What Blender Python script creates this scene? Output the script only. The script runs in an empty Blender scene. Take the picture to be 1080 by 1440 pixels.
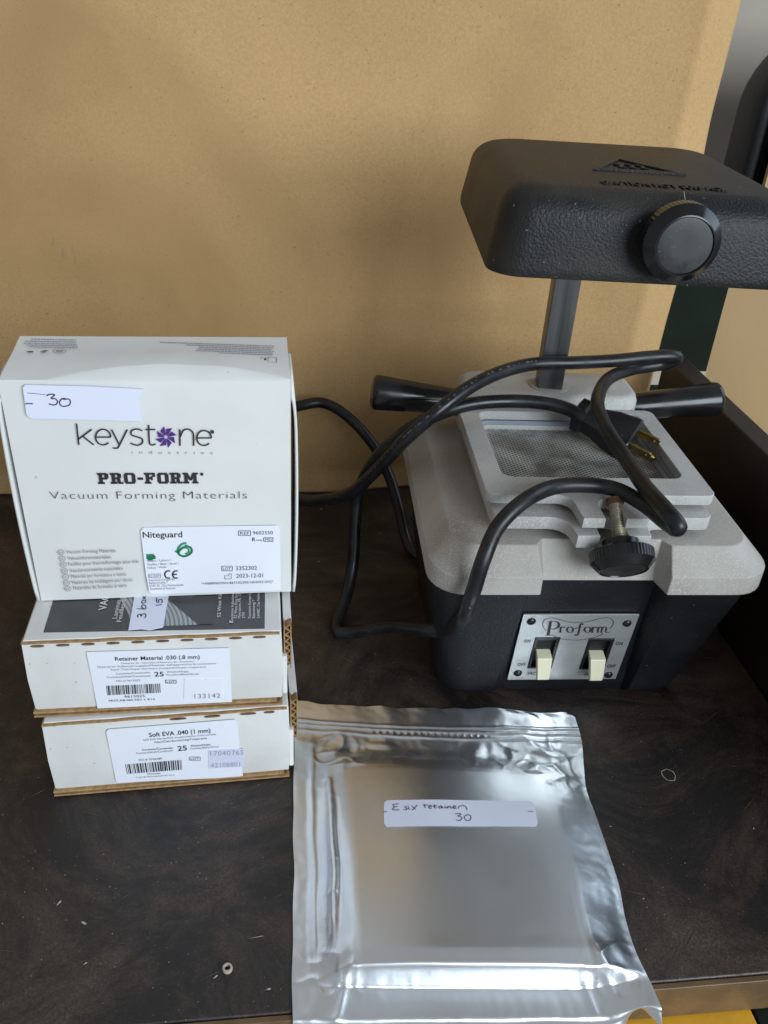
import bpy, bmesh, math, random
from mathutils import Vector, Matrix, noise
random.seed(7)
S = bpy.context.scene
C = S.collection

# ------------------------------------------------------------------ camera
CAM = (0.027422, -0.220147, 0.414073)
YAW, PITCH, ROLL, FPX = 0.144303, 0.555217, 0.064453, 1203.575
CXP, CYP = 540.0, 720.0
cy, sy, cp, sp = math.cos(YAW), math.sin(YAW), math.cos(PITCH), math.sin(PITCH)
FW = Vector((sy*cp, cy*cp, -sp)); R0 = Vector((cy, -sy, 0)); U0 = R0.cross(FW)
RT = R0*math.cos(ROLL) + U0*math.sin(ROLL); UP = -R0*math.sin(ROLL) + U0*math.cos(ROLL)
cd = bpy.data.cameras.new('camera'); cam = bpy.data.objects.new('camera', cd); C.objects.link(cam)
m = Matrix((RT, UP, -FW)).transposed().to_4x4(); m.translation = Vector(CAM); cam.matrix_world = m
cd.sensor_fit = 'VERTICAL'; cd.sensor_height = 36.0; cd.lens = 36.0*FPX/1440.0
cd.clip_start = 0.01; cd.clip_end = 50
S.camera = cam
S.render.resolution_x = 768; S.render.resolution_y = 1024
# ------------------------------------------------------------------ world and lamps
w = bpy.data.worlds.new('World'); S.world = w; w.use_nodes = True
bg = w.node_tree.nodes['Background']; bg.inputs['Color'].default_value = (0.95, 0.975, 1.0, 1); bg.inputs['Strength'].default_value = 0.30
def area(name, loc, aim, sx, sy_, power, col):
    l = bpy.data.lights.new(name, 'AREA'); l.shape = 'RECTANGLE'; l.size = sx; l.size_y = sy_; l.energy = power; l.color = col
    o = bpy.data.objects.new(name, l); C.objects.link(o); o.location = loc
    o.rotation_euler = (Vector(aim)-Vector(loc)).to_track_quat('-Z', 'Y').to_euler(); return o
area('window_light', (1.15, -1.75, 0.95), (0.12, 0.3, 0.1), 1.5, 1.2, 66, (0.80, 0.91, 1.0))
area('side_window_light', (1.9, 0.55, 1.15), (0.2, 0.2, 0.1), 1.3, 1.2, 12, (0.62, 0.80, 1.0))
S.view_settings.view_transform = 'Standard'; S.view_settings.look = 'None'
S.view_settings.exposure = 0.0; S.view_settings.gamma = 1.0; S.view_settings.use_curve_mapping = False

# ------------------------------------------------------------------ pixel helpers (photo pixel -> direction)
def pray(px, py): return FW + RT*((px-CXP)/FPX) - UP*((py-CYP)/FPX)
def pz(px, py, z):
    d = pray(px, py); t = (z-CAM[2])/d.z; return Vector(CAM)+d*t
def pplane(px, py, O, N):
    d = pray(px, py); t = (Vector(O)-Vector(CAM)).dot(N)/d.dot(N); return Vector(CAM)+d*t

# ------------------------------------------------------------------ materials
def nd(t, typ, **kw):
    n = t.nodes.new(typ)
    for k, v in kw.items(): setattr(n, k, v)
    return n
def mat(name, col, rough=0.5, metal=0.0, spec=0.5, col2=None, nscale=40, ndet=6, lo=0.35, hi=0.65, bump=0.0, bscale=400, bdist=0.001, rough2=None, coat=0, speck=None, speck_scale=500, speck_t=0.72, col3=None, n3scale=10, stretch=None):
    m = bpy.data.materials.new(name); m.use_nodes = True; t = m.node_tree; b = t.nodes['Principled BSDF']
    b.inputs['Base Color'].default_value = (*col, 1); b.inputs['Roughness'].default_value = rough
    b.inputs['Metallic'].default_value = metal; b.inputs['Specular IOR Level'].default_value = spec
    if coat: b.inputs['Coat Weight'].default_value = coat
    tc = nd(t, 'ShaderNodeTexCoord'); src = tc.outputs['Object']
    if stretch:
        mp = nd(t, 'ShaderNodeMapping'); mp.inputs['Scale'].default_value = stretch; t.links.new(src, mp.inputs['Vector']); src = mp.outputs['Vector']
    def noisef(sc, det, lo_, hi_, dist=0.0):
        n = nd(t, 'ShaderNodeTexNoise'); n.inputs['Scale'].default_value = sc; n.inputs['Detail'].default_value = det; n.inputs['Distortion'].default_value = dist
        t.links.new(src, n.inputs['Vector'])
        r = nd(t, 'ShaderNodeMapRange'); r.inputs['From Min'].default_value = lo_; r.inputs['From Max'].default_value = hi_
        t.links.new(n.outputs['Fac'], r.inputs['Value']); return r.outputs['Result']
    cur = None
    def mix(fac, a, bcol):
        x = nd(t, 'ShaderNodeMix', data_type='RGBA'); t.links.new(fac, x.inputs['Factor'])
        if a is None: x.inputs['A'].default_value = (*col, 1)
        else: t.links.new(a, x.inputs['A'])
        x.inputs['B'].default_value = (*bcol, 1); return x.outputs['Result']
    if col2:
        f = noisef(nscale, ndet, lo, hi, 0.4); cur = mix(f, cur, col2)
        if rough2 is not None:
            r = nd(t, 'ShaderNodeMapRange'); r.inputs['To Min'].default_value = rough; r.inputs['To Max'].default_value = rough2
            t.links.new(f, r.inputs['Value']); t.links.new(r.outputs['Result'], b.inputs['Roughness'])
    if col3: cur = mix(noisef(n3scale, 5, 0.5, 0.72, 0.8), cur, col3)
    if speck: cur = mix(noisef(speck_scale, 2, speck_t, speck_t+0.03), cur, speck)
    if cur is not None: t.links.new(cur, b.inputs['Base Color'])
    if bump:
        n = nd(t, 'ShaderNodeTexNoise'); n.inputs['Scale'].default_value = bscale; n.inputs['Detail'].default_value = 4; t.links.new(src, n.inputs['Vector'])
        bp = nd(t, 'ShaderNodeBump'); bp.inputs['Strength'].default_value = bump; bp.inputs['Distance'].default_value = bdist
        t.links.new(n.outputs['Fac'], bp.inputs['Height']); t.links.new(bp.outputs['Normal'], b.inputs['Normal'])
    return m
M = {}
def table_mat():
    m = bpy.data.materials.new('dark_laminate'); m.use_nodes = True; t = m.node_tree; b = t.nodes['Principled BSDF']; tc = nd(t, 'ShaderNodeTexCoord')
    def nz_(sc, det, lo, hi, dist=0.0, rough=0.5, off=0.0):
        mp = nd(t, 'ShaderNodeMapping'); mp.inputs['Location'].default_value = (off, off*.7, 0); t.links.new(tc.outputs['Object'], mp.inputs['Vector'])
        n = nd(t, 'ShaderNodeTexNoise'); n.inputs['Scale'].default_value = sc; n.inputs['Detail'].default_value = det; n.inputs['Distortion'].default_value = dist; n.inputs['Roughness'].default_value = rough
        t.links.new(mp.outputs['Vector'], n.inputs['Vector']); r = nd(t, 'ShaderNodeMapRange'); r.inputs['From Min'].default_value = lo; r.inputs['From Max'].default_value = hi; t.links.new(n.outputs['Fac'], r.inputs['Value']); return r.outputs['Result']
    def mul(a, b_):
        x = nd(t, 'ShaderNodeMath', operation='MULTIPLY'); t.links.new(a, x.inputs[0])
        if isinstance(b_, float): x.inputs[1].default_value = b_
        else: t.links.new(b_, x.inputs[1])
        return x.outputs[0]
    def mix(f, a, c_):
        x = nd(t, 'ShaderNodeMix', data_type='RGBA'); t.links.new(f, x.inputs['Factor'])
        if isinstance(a, tuple): x.inputs['A'].default_value = (*a, 1)
        else: t.links.new(a, x.inputs['A'])
        x.inputs['B'].default_value = (*c_, 1); return x.outputs['Result']
    wear = nz_(7.5, 14, 0.44, 0.66, 1.4, 0.78); grain = nz_(700, 5, 0.30, 0.72, 0.0, 0.7); streak = nz_(120, 6, 0.45, 0.70, 1.5, 0.7)
    c = mix(mul(wear, grain), (0.010, 0.0075, 0.007), (0.135, 0.088, 0.061))
    c = mix(mul(mul(nz_(11, 8, 0.5, 0.68, 1.0, 0.6, 3.1), streak), 0.6), c, (0.06, 0.055, 0.053))
    c = mix(mul(nz_(17, 7, 0.58, 0.66, 1.6, 0.65, 8.4), 0.75), c, (0.006, 0.005, 0.005))
    c = mix(nz_(640, 2, 0.715, 0.75), c, (0.20, 0.16, 0.13))
    t.links.new(c, b.inputs['Base Color'])
    r = nd(t, 'ShaderNodeMapRange'); r.inputs['To Min'].default_value = 0.38; r.inputs['To Max'].default_value = 0.62; t.links.new(nz_(10, 8, 0.35, 0.68, 0.6, 0.6, 5.2), r.inputs['Value']); t.links.new(r.outputs['Result'], b.inputs['Roughness'])
    b.inputs['Specular IOR Level'].default_value = 0.6
    bp = nd(t, 'ShaderNodeBump'); bp.inputs['Strength'].default_value = 0.25; bp.inputs['Distance'].default_value = 0.0003; t.links.new(grain, bp.inputs['Height']); t.links.new(bp.outputs['Normal'], b.inputs['Normal'])
    return m
M['table'] = table_mat()
M['edge'] = mat('brown_edging', (0.16, 0.095, 0.042), 0.4, col2=(0.10, 0.06, 0.028), nscale=60, bump=0.1)
M['kraft'] = mat('kraft_board', (0.53, 0.335, 0.152), 0.75, spec=0.25, col3=(0.385, 0.232, 0.098), n3scale=3.5, col2=(0.45, 0.28, 0.122), nscale=500, ndet=3, lo=0.30, hi=0.70, bump=0.3, bscale=700, bdist=0.0006, speck=(0.30, 0.19, 0.09), speck_scale=480, speck_t=0.70)  # col3: broad darker clouds in the colour, standing in for soft shading
M['kraftedge'] = mat('kraft_edge', (0.40, 0.25, 0.12), 0.85, spec=0.2, col2=(0.28, 0.17, 0.08), nscale=300, bump=0.4, bscale=700)
M['kraftdark'] = mat('kraft_flute', (0.22, 0.13, 0.065), 0.9, spec=0.2, col2=(0.12, 0.07, 0.035), nscale=300)
M['white'] = mat('white_card', (0.69, 0.69, 0.67), 0.48, spec=0.4, col2=(0.66, 0.66, 0.64), nscale=25, bump=0.12, bscale=120, bdist=0.0006, speck=(0.5, 0.49, 0.47), speck_scale=160, speck_t=0.76)
M['whitecorr'] = mat('white_corrugated', (0.71, 0.705, 0.69), 0.6, spec=0.3, col2=(0.62, 0.61, 0.585), nscale=18, ndet=8, bump=0.2, bscale=150, bdist=0.0008, speck=(0.42, 0.37, 0.30), speck_scale=230, speck_t=0.735)
M['sticker'] = mat('label_paper', (0.70, 0.72, 0.84), 0.5, spec=0.35, bump=0.05, bscale=200)
M['stickerb'] = mat('label_paper_bright', (0.76, 0.78, 0.85), 0.42, spec=0.4)
M['stickerc'] = mat('price_label', (0.60, 0.62, 0.74), 0.6, spec=0.3)
M['ink'] = mat('black_ink', (0.028, 0.022, 0.026), 0.5)
M['inkg'] = mat('grey_ink', (0.19, 0.18, 0.19), 0.6)
M['inkl'] = mat('pale_ink', (0.27, 0.26, 0.33), 0.6)
M['pen'] = mat('pen_ink', (0.06, 0.035, 0.08), 0.5)
M['penblue'] = mat('blue_pen_mark', (0.10, 0.10, 0.28), 0.5)
M['green'] = mat('green_marker', (0.02, 0.26, 0.12), 0.5)
M['purple'] = mat('purple_print', (0.075, 0.018, 0.20), 0.5)
M['print'] = mat('charcoal_print', (0.048, 0.048, 0.052), 0.42, col2=(0.065, 0.065, 0.07), nscale=60)
M['mould'] = mat('rubbed_mould_print', (0.10, 0.10, 0.105), 0.6)
M['stripe'] = mat('grey_print', (0.36, 0.37, 0.38), 0.5)
M['striped'] = mat('mid_grey_print', (0.18, 0.185, 0.19), 0.5)
M['whiteink'] = mat('white_ink', (0.66, 0.66, 0.66), 0.5)
M['cast'] = mat('cast_aluminium', (0.47, 0.46, 0.44), 0.66, metal=0.15, spec=0.4, col2=(0.38, 0.368, 0.345), nscale=28, ndet=8, bump=0.6, bscale=1500, bdist=0.0005, speck=(0.50, 0.49, 0.47), speck_scale=1100, speck_t=0.55)
M['castdark'] = mat('dusty_cast_aluminium', (0.45, 0.432, 0.40), 0.72, metal=0.1, spec=0.35, col3=(0.30, 0.265, 0.225), n3scale=9, col2=(0.35, 0.322, 0.285), nscale=20, ndet=8, lo=0.3, hi=0.7, bump=0.6, bscale=1500, bdist=0.0005, speck=(0.44, 0.42, 0.385), speck_scale=1100, speck_t=0.55)
M['black'] = mat('black_crackle_paint', (0.008, 0.008, 0.010), 0.42, spec=0.26, col2=(0.014, 0.014, 0.016), nscale=30, bump=0.5, bscale=650, bdist=0.0007, speck=(0.13, 0.13, 0.13), speck_scale=500, speck_t=0.74)
M['head'] = mat('dusty_black_enamel', (0.007, 0.007, 0.008), 0.45, spec=0.30, col2=(0.036, 0.031, 0.025), nscale=22, ndet=7, lo=0.42, hi=0.75, bump=0.6, bscale=800, bdist=0.0007, rough2=0.58, speck=(0.20, 0.19, 0.17), speck_scale=520, speck_t=0.725)
M['bake'] = mat('black_bakelite', (0.006, 0.006, 0.007), 0.16, spec=0.42, col2=(0.013, 0.013, 0.013), nscale=50, rough2=0.28)
M['bakedull'] = mat('dull_black_disc', (0.022, 0.024, 0.023), 0.36, spec=0.5, col2=(0.035, 0.035, 0.034), nscale=90, rough2=0.55, speck=(0.10, 0.10, 0.10), speck_scale=500, speck_t=0.7)
M['cord'] = mat('black_rubber', (0.007, 0.007, 0.009), 0.29, spec=0.38, col2=(0.017, 0.017, 0.018), nscale=70, bump=0.15, bscale=300, bdist=0.0004, rough2=0.42, speck=(0.11, 0.11, 0.11), speck_scale=380, speck_t=0.73)
M['brass'] = mat('brass', (0.46, 0.34, 0.12), 0.34, metal=1.0, col2=(0.36, 0.27, 0.11), nscale=90)
M['steel'] = mat('brushed_steel', (0.62, 0.63, 0.62), 0.42, metal=0.75, col2=(0.54, 0.55, 0.54), nscale=60, bump=0.12, bscale=500, bdist=0.0003, stretch=(0.08, 1, 1))
M['post'] = mat('brushed_post', (0.22, 0.225, 0.225), 0.36, metal=0.9, col2=(0.09, 0.092, 0.09), nscale=90, bump=0.3, bscale=300, bdist=0.0004, stretch=(1, 1, 0.06))
M['zinc'] = mat('zinc_thread', (0.55, 0.51, 0.42), 0.38, metal=0.8, col2=(0.42, 0.36, 0.25), nscale=200)
M['rust'] = mat('rust', (0.15, 0.062, 0.025), 0.85, col2=(0.09, 0.045, 0.025), nscale=300, bump=0.5)
M['wire'] = mat('screen_wire', (0.66, 0.66, 0.63), 0.4, metal=0.5, col2=(0.30, 0.29, 0.26), nscale=45, ndet=4)
M['tray'] = mat('dark_tray', (0.045, 0.04, 0.035), 0.7, col2=(0.025, 0.022, 0.02), nscale=60)
M['ceramic'] = mat('pale_ceramic', (0.72, 0.68, 0.60), 0.7)
M['gasket'] = mat('grey_blue_gasket', (0.26, 0.28, 0.34), 0.5)
M['cream'] = mat('cream_plastic', (0.66, 0.62, 0.45), 0.35, spec=0.5)
M['screw'] = mat('black_screw', (0.015, 0.015, 0.016), 0.22, metal=0.2)
M['foil'] = mat('silver_foil', (0.885, 0.915, 0.95), 0.30, metal=1.0, col2=(0.83, 0.855, 0.885), nscale=14, rough2=0.39)
M['yellow'] = mat('yellow_paint', (0.66, 0.34, 0.022), 0.5, col2=(0.60, 0.30, 0.02), nscale=50, bump=0.15, bscale=300, speck=(0.35, 0.17, 0.03), speck_scale=200, speck_t=0.76)
M['wall'] = mat('grey_wall', (0.42, 0.36, 0.29), 0.5, spec=0.2, col2=(0.30, 0.265, 0.225), nscale=5)
M['leather'] = mat('black_vinyl', (0.010, 0.010, 0.011), 0.4, spec=0.5, bump=0.2, bscale=300)
M['blue'] = mat('navy_paper', (0.012, 0.014, 0.09), 0.5)
M['wood'] = mat('plywood', (0.46, 0.30, 0.14), 0.6, col2=(0.36, 0.225, 0.10), nscale=6, ndet=7, bump=0.15, bscale=200, stretch=(1, 1, 0.35))
M['greenbox'] = mat('dark_green_box', (0.007, 0.011, 0.007), 0.75, spec=0.12, col2=(0.010, 0.015, 0.009), nscale=20)
M['darkwood'] = mat('dark_side_board', (0.011, 0.007, 0.006), 0.5, col2=(0.020, 0.013, 0.011), nscale=25, ndet=8, bump=0.2, bscale=500, bdist=0.0003, speck=(0.09, 0.07, 0.06), speck_scale=420, speck_t=0.74)
M['beige'] = mat('beige_plastic', (0.42, 0.36, 0.29), 0.5)
M['chalk'] = mat('chalky_mark', (0.36, 0.33, 0.30), 0.8)

# ------------------------------------------------------------------ mesh helpers
class MB:
    def __init__(s): s.v = []; s.f = []
    def add(s, vs, fs):
        o = len(s.v); s.v += [tuple(x) for x in vs]; s.f += [tuple(i+o for i in f) for f in fs]; return s
    def box(s, a, b):
        x0, y0, z0 = a; x1, y1, z1 = b
        return s.add([(x0,y0,z0),(x1,y0,z0),(x1,y1,z0),(x0,y1,z0),(x0,y0,z1),(x1,y0,z1),(x1,y1,z1),(x0,y1,z1)],
                     [(0,3,2,1),(4,5,6,7),(0,1,5,4),(1,2,6,5),(2,3,7,6),(3,0,4,7)])
    def loft(s, rings, caps=True):
        n = len(rings[0]); vs = [p for r in rings for p in r]; fs = []
        for k in range(len(rings)-1):
            for i in range(n):
                j = (i+1) % n; fs.append((k*n+i, k*n+j, (k+1)*n+j, (k+1)*n+i))
        if caps: fs.append(tuple(range(n-1, -1, -1))); fs.append(tuple(range((len(rings)-1)*n, len(rings)*n)))
        return s.add(vs, fs)
    def tube(s, pts, rad, n=12, caps=True):
        pts = [Vector(p) for p in pts]; rings = []; up = Vector((0, 0, 1)); prev = None
        for i, p in enumerate(pts):
            d = (pts[min(i+1, len(pts)-1)]-pts[max(i-1, 0)]).normalized()
            if prev is None:
                a = d.cross(up); a = a.normalized() if a.length > 1e-3 else Vector((1, 0, 0))
            else: a = (prev - d*prev.dot(d)).normalized()
            prev = a; b = d.cross(a); r = rad(i/(len(pts)-1)) if callable(rad) else rad
            rings.append([p + a*(r*math.cos(2*math.pi*k/n)) + b*(r*math.sin(2*math.pi*k/n)) for k in range(n)])
        return s.loft(rings, caps)
    def lathe(s, prof, n=32, mtx=None, ripple=None, caps=True):
        rings = []
        for (r, z) in prof:
            ring = []
            for k in range(n):
                a = 2*math.pi*k/n; rr = r + (ripple(r, z, k) if ripple else 0); p = Vector((rr*math.cos(a), rr*math.sin(a), z)); ring.append(mtx @ p if mtx else p)
            rings.append(ring)
        return s.loft(rings, caps)
    def xf(s, fn): s.v = [tuple(fn(Vector(p))) for p in s.v]; return s
    def build(s, name, material, parent=None, smooth=None, bevel=0, seg=2, tag_=None):
        me = bpy.data.meshes.new(name); me.from_pydata(s.v, [], s.f); me.update()
        bm = bmesh.new(); bm.from_mesh(me); bmesh.ops.recalc_face_normals(bm, faces=bm.faces); bm.to_mesh(me); bm.free()
        me.materials.append(material if not isinstance(material, str) else M[material])
        if smooth is not None:
            me.shade_smooth(); me.set_sharp_from_angle(angle=math.radians(smooth))
        o = bpy.data.objects.new(name, me); C.objects.link(o)
        if parent: o.parent = parent
        if bevel:
            b = o.modifiers.new('bevel', 'BEVEL'); b.width = bevel; b.segments = seg; b.limit_method = 'ANGLE'; b.angle_limit = math.radians(25); b.harden_normals = True
            me.shade_smooth()
            if smooth is None: me.set_sharp_from_angle(angle=math.radians(60))
        return o
def tag(o, label, cat, group=None):
    o['label'] = label; o['category'] = cat
    if group: o['group'] = group
    return o
def struct(o): o['kind'] = 'structure'; return o
def empty(name, loc=(0, 0, 0), rz=0):
    o = bpy.data.objects.new(name, None); C.objects.link(o); o.location = loc; o.rotation_euler = (0, 0, rz); o.empty_display_size = 0.02; return o
def cr(pts, n=8, closed=False):
    P = [Vector(p) for p in pts]; out = []
    L = len(P); segs = L if closed else L-1
    g = (lambda i: P[i % L]) if closed else (lambda i: P[max(0, min(L-1, i))])
    for i in range(segs):
        a, b, c_, d = g(i-1), g(i), g(i+1), g(i+2)
        for k in range(n):
            t = k/n; out.append(0.5*((2*b)+(c_-a)*t+(2*a-5*b+4*c_-d)*t*t+(3*b-a-3*c_+d)*t**3))
    if not closed: out.append(P[-1])
    return out
def rrect(x0, y0, x1, y1, r, n=6):
    out = []
    for cx_, cy_, a0 in ((x1-r, y1-r, 0), (x0+r, y1-r, 90), (x0+r, y0+r, 180), (x1-r, y0+r, 270)):
        for k in range(n+1):
            a = math.radians(a0+90*k/n); out.append((cx_+r*math.cos(a), cy_+r*math.sin(a)))
    return out
def plate(loops, thick, bev=0.0, res=2):
    # filled 2D outline with holes, centred on z = 0, as verts and faces
    cu = bpy.data.curves.new('outline', 'CURVE'); cu.dimensions = '2D'; cu.fill_mode = 'BOTH'
    cu.extrude = max(thick/2-bev, 0); cu.bevel_depth = bev; cu.bevel_resolution = res; cu.offset = -bev
    for lp in loops:
        sp_ = cu.splines.new('POLY'); sp_.points.add(len(lp)-1); sp_.use_cyclic_u = True
        for p, q in zip(sp_.points, lp): p.co = (q[0], q[1], 0, 1)
    o = bpy.data.objects.new('outline', cu); me = bpy.data.meshes.new_from_object(o)
    vs = [v.co.copy() for v in me.vertices]; fs = [tuple(p.vertices) for p in me.polygons]
    bpy.data.objects.remove(o); bpy.data.curves.remove(cu); bpy.data.meshes.remove(me)
    return vs, fs
TXT = {}
def text2d(body, thin=0.0, spacing=1.0):
    k = (body, thin, spacing)
    if k not in TXT:
        cu = bpy.data.curves.new('t', 'FONT'); cu.body = body; cu.size = 1; cu.offset = thin; cu.space_character = spacing; cu.resolution_u = 3
        o = bpy.data.objects.new('t', cu); me = bpy.data.meshes.new_from_object(o)
        vs = [(v.co.x, v.co.y) for v in me.vertices]; fs = [tuple(p.vertices) for p in me.polygons]
        bpy.data.objects.remove(o); bpy.data.curves.remove(cu); bpy.data.meshes.remove(me)
        TXT[k] = (vs, fs)
    return TXT[k]

class Face:
    """a flat face of a thing: O origin, U right, V up, N outwards; ink and labels are laid on it"""
    def __init__(s, O, U, V):
        s.O = Vector(O); s.U = Vector(U).normalized(); s.V = Vector(V).normalized(); s.N = s.U.cross(s.V); s.inks = {}
    def st(s, px, py):
        p = pplane(px, py, s.O, s.N)-s.O; return Vector((p.dot(s.U), p.dot(s.V)))
    def p(s, st, h=0.0): return s.O + s.U*st[0] + s.V*st[1] + s.N*h
    def mb(s, m): return s.inks.setdefault(m, MB())
    def vs_(s, px, py): return (s.st(px, py-5)-s.st(px, py+5)).length/10
    def poly(s, pts, m, h=0.0004):
        s.mb(m).add([s.p(q, h) for q in pts], [tuple(range(len(pts)))])
    def polypx(s, pts, m, h=0.0004): s.poly([s.st(*q) for q in pts], m, h)
    def text(s, body, p0, p1, cap, m='ink', thin=0.0, spacing=1.0, h=0.0004, capm=None):
        a, b = s.st(*p0), s.st(*p1); d = b-a; L = d.length; d = d/L; q = Vector((-d.y, d.x))
        vs, fs = text2d(body, thin, spacing); x0 = min(v[0] for v in vs); x1 = max(v[0] for v in vs)
        H = capm if capm else cap*s.vs_(*p0); kx = L/(x1-x0); ky = H/0.72
        s.mb(m).add([s.p(a+d*((v[0]-x0)*kx)+q*(v[1]*ky), h) for v in vs], fs)
    def stroke(s, pts, width, m='pen', h=0.0004, smooth=True, px=True, pen=None, closed=False):
        P = [s.st(*q) if px else Vector(q) for q in pts]
        if smooth and len(P) > 2: P = [Vector((v.x, v.y)) for v in cr([(v.x, v.y, 0) for v in P], 6, closed)]
        if closed: P.append(P[0].copy())
        vs = []; fs = []
        for i, p in enumerate(P):
            d = P[min(i+1, len(P)-1)]-P[max(i-1, 0)]
            d = d.normalized() if d.length > 1e-9 else Vector((1, 0)); n_ = Vector((-d.y, d.x))
            w_ = width
            if pen: w_ = pen[0] + (pen[1]-pen[0])*abs(d.y*math.cos(pen[2])-d.x*math.sin(pen[2]))**1.5
            vs += [s.p(p+n_*w_/2, h), s.p(p-n_*w_/2, h)]
            if i: fs.append((2*i-2, 2*i-1, 2*i+1, 2*i))
        s.mb(m).add(vs, fs)
    def rectpx(s, a, b, width, m='ink', h=0.0004):
        c_ = [a, (b[0], a[1]), b, (a[0], b[1]), a]
        for i in range(4): s.stroke([c_[i], c_[i+1]], width, m, h, smooth=False)
    def flush(s, parent, name='lettering', names=None):
        out = {}
        for k, b in s.inks.items():
            inv = parent.matrix_world.inverted() if parent else None
            mb = MB(); mb.v = [tuple(Matrix_inv(parent) @ Vector(v)) for v in b.v]; mb.f = b.f
            out[k] = mb.build((names or {}).get(k, name), k, parent)
            if (names or {}).get(k, name) in ('lettering', 'small_print'): out[k]['kind'] = 'stuff'
        s.inks = {}
        return out
def Matrix_inv(o):
    return (Matrix.Translation(o.location) @ o.rotation_euler.to_matrix().to_4x4()).inverted() if o else Matrix()
def flat_sticker(face, pts, m, name, parent, h0=0.00002, h1=0.00025):
    inv = Matrix_inv(parent); mb = MB(); n = len(pts)
    mb.loft([[inv @ face.p(q, h0) for q in pts], [inv @ face.p(q, h1) for q in pts]])
    return mb.build(name, m, parent)

# ================================================================== the setting
TX1, TYB = 0.3665, 0.485
t = MB().box((-0.62, -0.0015, -0.026), (TX1, TYB+0.03, 0.0)).build('tabletop', 'table', None, bevel=0.0012); struct(t)
MB().box((-0.62, -0.005, -0.0275), (TX1+0.02, -0.0018, -0.0008)).build('edge_strip', 'edge', t, bevel=0.0006)
# chalky ring mark and worn flecks on the laminate
mk = MB(); c0 = pz(940, 1090, 0)
for k in range(46):
    a = 2*math.pi*k/46; r = 0.0042*(1+0.14*noise.noise((math.cos(a)*1.6, math.sin(a)*1.6, 3))); wd = 0.00022+0.0004*max(0, noise.noise((k*0.9, 1, 0)))
    a2 = 2*math.pi*(k+1.02)/46; r2 = 0.0042*(1+0.14*noise.noise((math.cos(a2)*1.6, math.sin(a2)*1.6, 3)))
    mk.add([(c0.x+(r-wd)*math.cos(a), c0.y+1.05*(r-wd)*math.sin(a), .0003), (c0.x+(r+wd)*math.cos(a), c0.y+1.05*(r+wd)*math.sin(a), .0003),
            (c0.x+(r2+wd)*math.cos(a2), c0.y+1.05*(r2+wd)*math.sin(a2), .0003), (c0.x+(r2-wd)*math.cos(a2), c0.y+1.05*(r2-wd)*math.sin(a2), .0003)], [(0, 1, 2, 3)])
mk.build('ring_mark', 'chalk', t)
fl = MB()
def fleck(px, py, L, w_, ang):
    p = pz(px, py, 0.0004); d = Vector((math.cos(ang), math.sin(ang), 0)); n_ = Vector((-d.y, d.x, 0))
    fl.add([p-d*L*.35, p-d*L*.1+n_*w_*.35, p+d*L*.2+n_*w_*.3+Vector((0, 0, .0003)), p+d*L*.35, p+d*L*.1-n_*w_*.35, p-d*L*.25-n_*w_*.25], [(0, 5, 4, 3, 2, 1)])
for a in ((83, 1270, .005, .0012, .9), (118, 1298, .005, .0018, -.6), (120, 1355, .003, .0008, .5), (303, 1374, .004, .001, .6), (378, 1391, .003, .0015, 0),
          (905, 1264, .0016, .0008, .4), (858, 1162, .003, .0004, -.3), (1060, 1165, .002, .001, 1), (470, 880, .002, .001, .2), (452, 716, .003, .0012, 0), (360, 1318, .012, .0003, .1),
          (448, 790, .004, .0005, .2), (585, 835, .005, .0005, .6), (594, 842, .004, .0004, -.5), (596, 870, .003, .0004, .9), (535, 750, .004, .0004, .1)): fleck(*a)
for k in range(140):
    x, y = random.uniform(0, 1080), random.uniform(900, 1400)
    fleck(x, y, random.uniform(.0004, .0012), random.uniform(.0003, .0006), random.uniform(0, 3))
o = fl.build('dust_flecks', 'chalk', t); o['kind'] = 'stuff'
fl = MB()
for k in range(60): fleck(random.uniform(0, 1080), random.uniform(760, 1400), random.uniform(.006, .03), random.uniform(.0002, .0005), random.uniform(-.9, .9))
M['scratch'] = mat('worn_scratch', (0.075, 0.062, 0.055), 0.6)
o = fl.build('scratches', 'scratch', t); o['kind'] = 'stuff'
# dark side board on the right
sb = MB().box((TX1+0.001, -0.003, -0.028), (TX1+0.019, 0.462, 0.1465)).build('side_board', 'darkwood', None, bevel=0.0015)
tag(sb, 'dark brown upright side board along the right edge of the tabletop', 'board')
# yellow panel under the front edge
yb_ = empty('yellow_panel', (0.006, -0.019, -0.0290))
MB().box((-0.7, -0.002, -0.25), (0.262, 0.06, 0.0)).build('board', 'yellow', yb_, bevel=0.0012)
MB().box((0.2635, -0.002, -0.25), (0.33, 0.06, -0.001)).build('edge_trim', 'greenbox', yb_, bevel=0.001)
tag(yb_, 'yellow painted panel under the front edge of the dark tabletop', 'panel')

# cardboard backdrop: a big sheet, softly buckled, with a folded strip on the right and a crease along the foot
bd = empty('cardboard_backdrop', (0, 0, 0))
XL, XR, ZT = -0.62, 0.372, 0.50
nx, nz = 300, 120
def bdy(x, z):
    y = 0.4835
    y += 0.017*noise.noise((x*4.0+z*1.5, z*4.5, 1.3)) + 0.0060*noise.noise((x*10-z*4, z*9, 4.1)) + 0.0008*noise.noise((x*30, z*24, 2.1))
    fx = 0.343 - 0.02*max(0, (0.4-z))*0.6
    if x > fx: y += (x-fx)*0.50 - 0.010
    else: y -= 0.010*math.exp((x-fx)/0.038)
    if z < 0.02: y -= (0.02-z)*0.25
    y += 0.006*math.exp(-((x-0.02)/0.16)**2)*max(0, z-0.1)
    return y
vs = []; fs = []
for j in range(nz+1):
    for i in range(nx+1):
        x = XL+(XR-XL)*i/nx; z = 0.0008+(ZT-0.0008)*(j/nz)**1.15; vs.append((x, bdy(x, z), z))
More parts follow.
